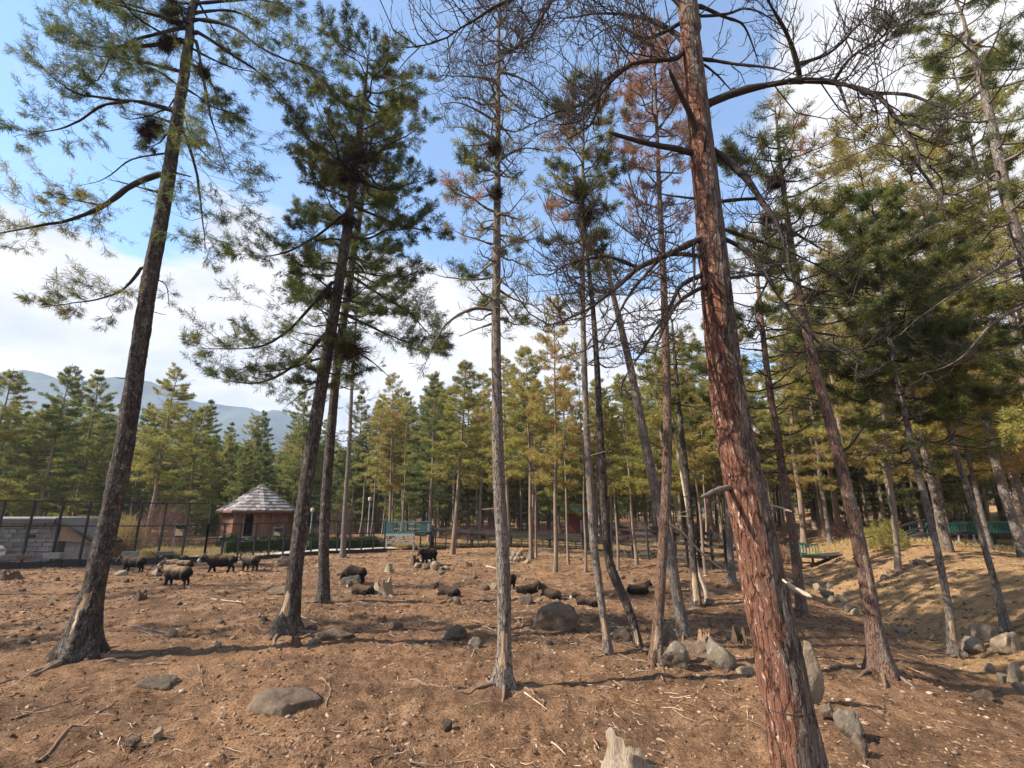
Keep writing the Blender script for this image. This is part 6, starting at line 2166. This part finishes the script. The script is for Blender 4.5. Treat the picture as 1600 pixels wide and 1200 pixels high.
for pts, wpx, lab in STICKS:
    if lab is None:
        continue
    P = np.array([ground(*p) for p in pts])
    r = metres(wpx, P[0]) / 2
    P[:, 2] += r * (.7 if 'root' not in lab else 0)
    o = Geo().tubes(spline(P, 9)[None], [r * np.linspace(1, .45, 9) * (1 + .15 * rng.normal(0, 1, 9))], 6).build('stick', M['root_soil' if 'root' in lab else ('deadwood' if 'dark' not in lab and 'brown' not in lab else 'limb_grey')], None, origin=P[0])
    tag(o, lab, 'stick')
# a broken branch hanging from the straight reddish pine down to the ground
P = np.array([on_depth(1043, 818, 11.6), on_depth(1066, 832, 12.2), on_depth(1092, 860, 12.8), on_depth(1133, 894, 13.4)])
r_ = metres(5, P[0]) / 2
tag(Geo().tubes(spline(P, 14)[None], [r_ * np.linspace(1, .5, 14)], 6).build('broken_branch', M['deadwood'], None, origin=P[0]), 'long bleached broken branch leaning off the straight reddish pine', 'branch')


# ------------------------------------------------------------------ litter on the ground
def spread_xy(n, r0, r1, half=56):
    a = np.radians(rng.uniform(-half, half, n))
    r = np.exp(rng.uniform(math.log(r0), math.log(r1), n))
    return np.sin(a) * r, np.cos(a) * r, r


def litter():
    wood = needle_mat('pale litter', [(0, (0.075, 0.042, 0.026)), (.4, (0.20, 0.125, 0.078)), (.75, (0.37, 0.265, 0.175)), (1, (0.56, 0.45, 0.34))], .0)
    # twigs
    n = 9500
    x, y, r = spread_xy(n, 4.5, 34)
    x[6500:], y[6500:] = rng.uniform(-13, 3, n - 6500), rng.uniform(10, 21, n - 6500)
    r = np.hypot(x, y)
    keep = fbm(np.stack([x * .35, y * .35, 0 * x], -1), 3) + rng.normal(0, .25, n) > -.12
    x, y, r = x[keep], y[keep], r[keep]
    n = len(x)
    ln = rng.gamma(1.6, .05, n) + .04
    ln = np.minimum(ln * (1 + .02 * r), .7)
    az = rng.uniform(0, 2 * pi, n)
    bend = rng.normal(0, .35, n)
    s = np.array([-.5, 0, .5])
    X = x[:, None] + np.cos(az[:, None] + bend[:, None] * s) * ln[:, None] * s
    Y = y[:, None] + np.sin(az[:, None] + bend[:, None] * s) * ln[:, None] * s
    Z = height(X, Y, True) + .008 + np.abs(rng.normal(0, .012, (n, 3)))
    rad = rng.uniform(.0025, .0065, n)[:, None] * (1 + .03 * r[:, None]) * np.array([1, .9, .5])
    Geo().tubes(np.stack([X, Y, Z], -1), rad, 3, 0, np.clip(rng.normal(.50, .30, n), 0, 1)).build('twig_litter', wood)['kind'] = 'stuff'
    # chips, cone scales, clods
    n = 88000
    x, y, r = spread_xy(n, 3.6, 42)
    m_ = 62000
    q_ = rng.uniform(11, 33, n - m_)
    x[m_:], y[m_:] = q_ * rng.uniform(-1.05, .75, n - m_), q_
    r = np.hypot(x, y)
    keep = fbm(np.stack([x * .5 + 9, y * .5, 0 * x], -1), 3) + rng.normal(0, .4, n) > -.35
    x, y, r = x[keep], y[keep], r[keep]
    n = len(x)
    sz = np.minimum(rng.gamma(1.5, .0072, n) + .005, .034) * (.8 + .075 * r)
    z = height(x, y, True)
    a = rng.uniform(0, 2 * pi, n)
    c, s_ = np.cos(a), np.sin(a)
    base = np.array([[-1, -.5, 0], [1, -.35, 0], [.8, .55, 0], [-.7, .5, 0], [0.15, .05, .42], [-.35, .1, .40]])
    B = base[None] * sz[:, None, None] * (1 + rng.normal(0, .3, (n, 6, 3)))
    V = np.stack([x[:, None] + B[..., 0] * c[:, None] - B[..., 1] * s_[:, None], y[:, None] + B[..., 0] * s_[:, None] + B[..., 1] * c[:, None], z[:, None] - .004 + B[..., 2]], -1)
    f = np.array([(0, 1, 4), (1, 2, 4), (2, 3, 4), (3, 5, 4), (3, 0, 5), (0, 4, 5)])
    F = (np.arange(n)[:, None, None] * 6 + f[None]).reshape(-1, 3)
    g = Geo()
    g.add(V.reshape(-1, 3), F, 0, np.repeat(np.clip(rng.normal(.30, .22, n), 0, 1), 6))
    g.build('litter_chips', wood, smooth=False)['kind'] = 'stuff'
    # pebbles
    n = 1900
    x, y, r = spread_xy(n, 3.8, 36)
    sz = (rng.gamma(2, .0045, n) + .006) * (1 + .035 * r)
    V0, F0 = ico(1)
    V = V0[None] * sz[:, None, None] * (1 + .22 * rng.normal(0, 1, (n, len(V0), 1))) * np.array([1.15, 1, .65]) + np.stack([x, y, height(x, y, True) + sz * .2], -1)[:, None]
    F = (np.arange(n)[:, None, None] * len(V0) + F0[None]).reshape(-1, 3)
    g = Geo()
    g.add(V.reshape(-1, 3), F, 0, np.repeat(np.clip(rng.normal(.66, .22, n), 0, 1), len(F0)))
    g.build('gravel', needle_mat('pebbles', [(0, (.10, .065, .045)), (.5, (.23, .16, .11)), (1, (.42, .34, .26))], 0), smooth=True)['kind'] = 'stuff'
    # fallen needles, heavier on the banks of the gully
    n = 26000
    x, y, r = spread_xy(n, 4, 30)
    sg = gully(x, y)
    keep = rng.uniform(0, 1, n) < np.clip(.25 + .9 * sstep(-3, 2, sg), 0, 1)
    x, y, r = x[keep], y[keep], r[keep]
    n = len(x)
    g = Geo()
    needles(g, np.stack([x, y, height(x, y, True) + .006], -1), np.column_stack([rng.normal(0, 1, (n, 2)), np.full(n, .02)]), .13, .006, 1, .04, 0, 0, np.clip(rng.normal(.5, .2, n), 0, 1), .1)
    g.build('fallen_needles', needle_mat('fallen needles', [(0, (.15, .085, .04)), (.5, (.31, .19, .09)), (1, (.48, .34, .18))], 0))['kind'] = 'stuff'


litter()
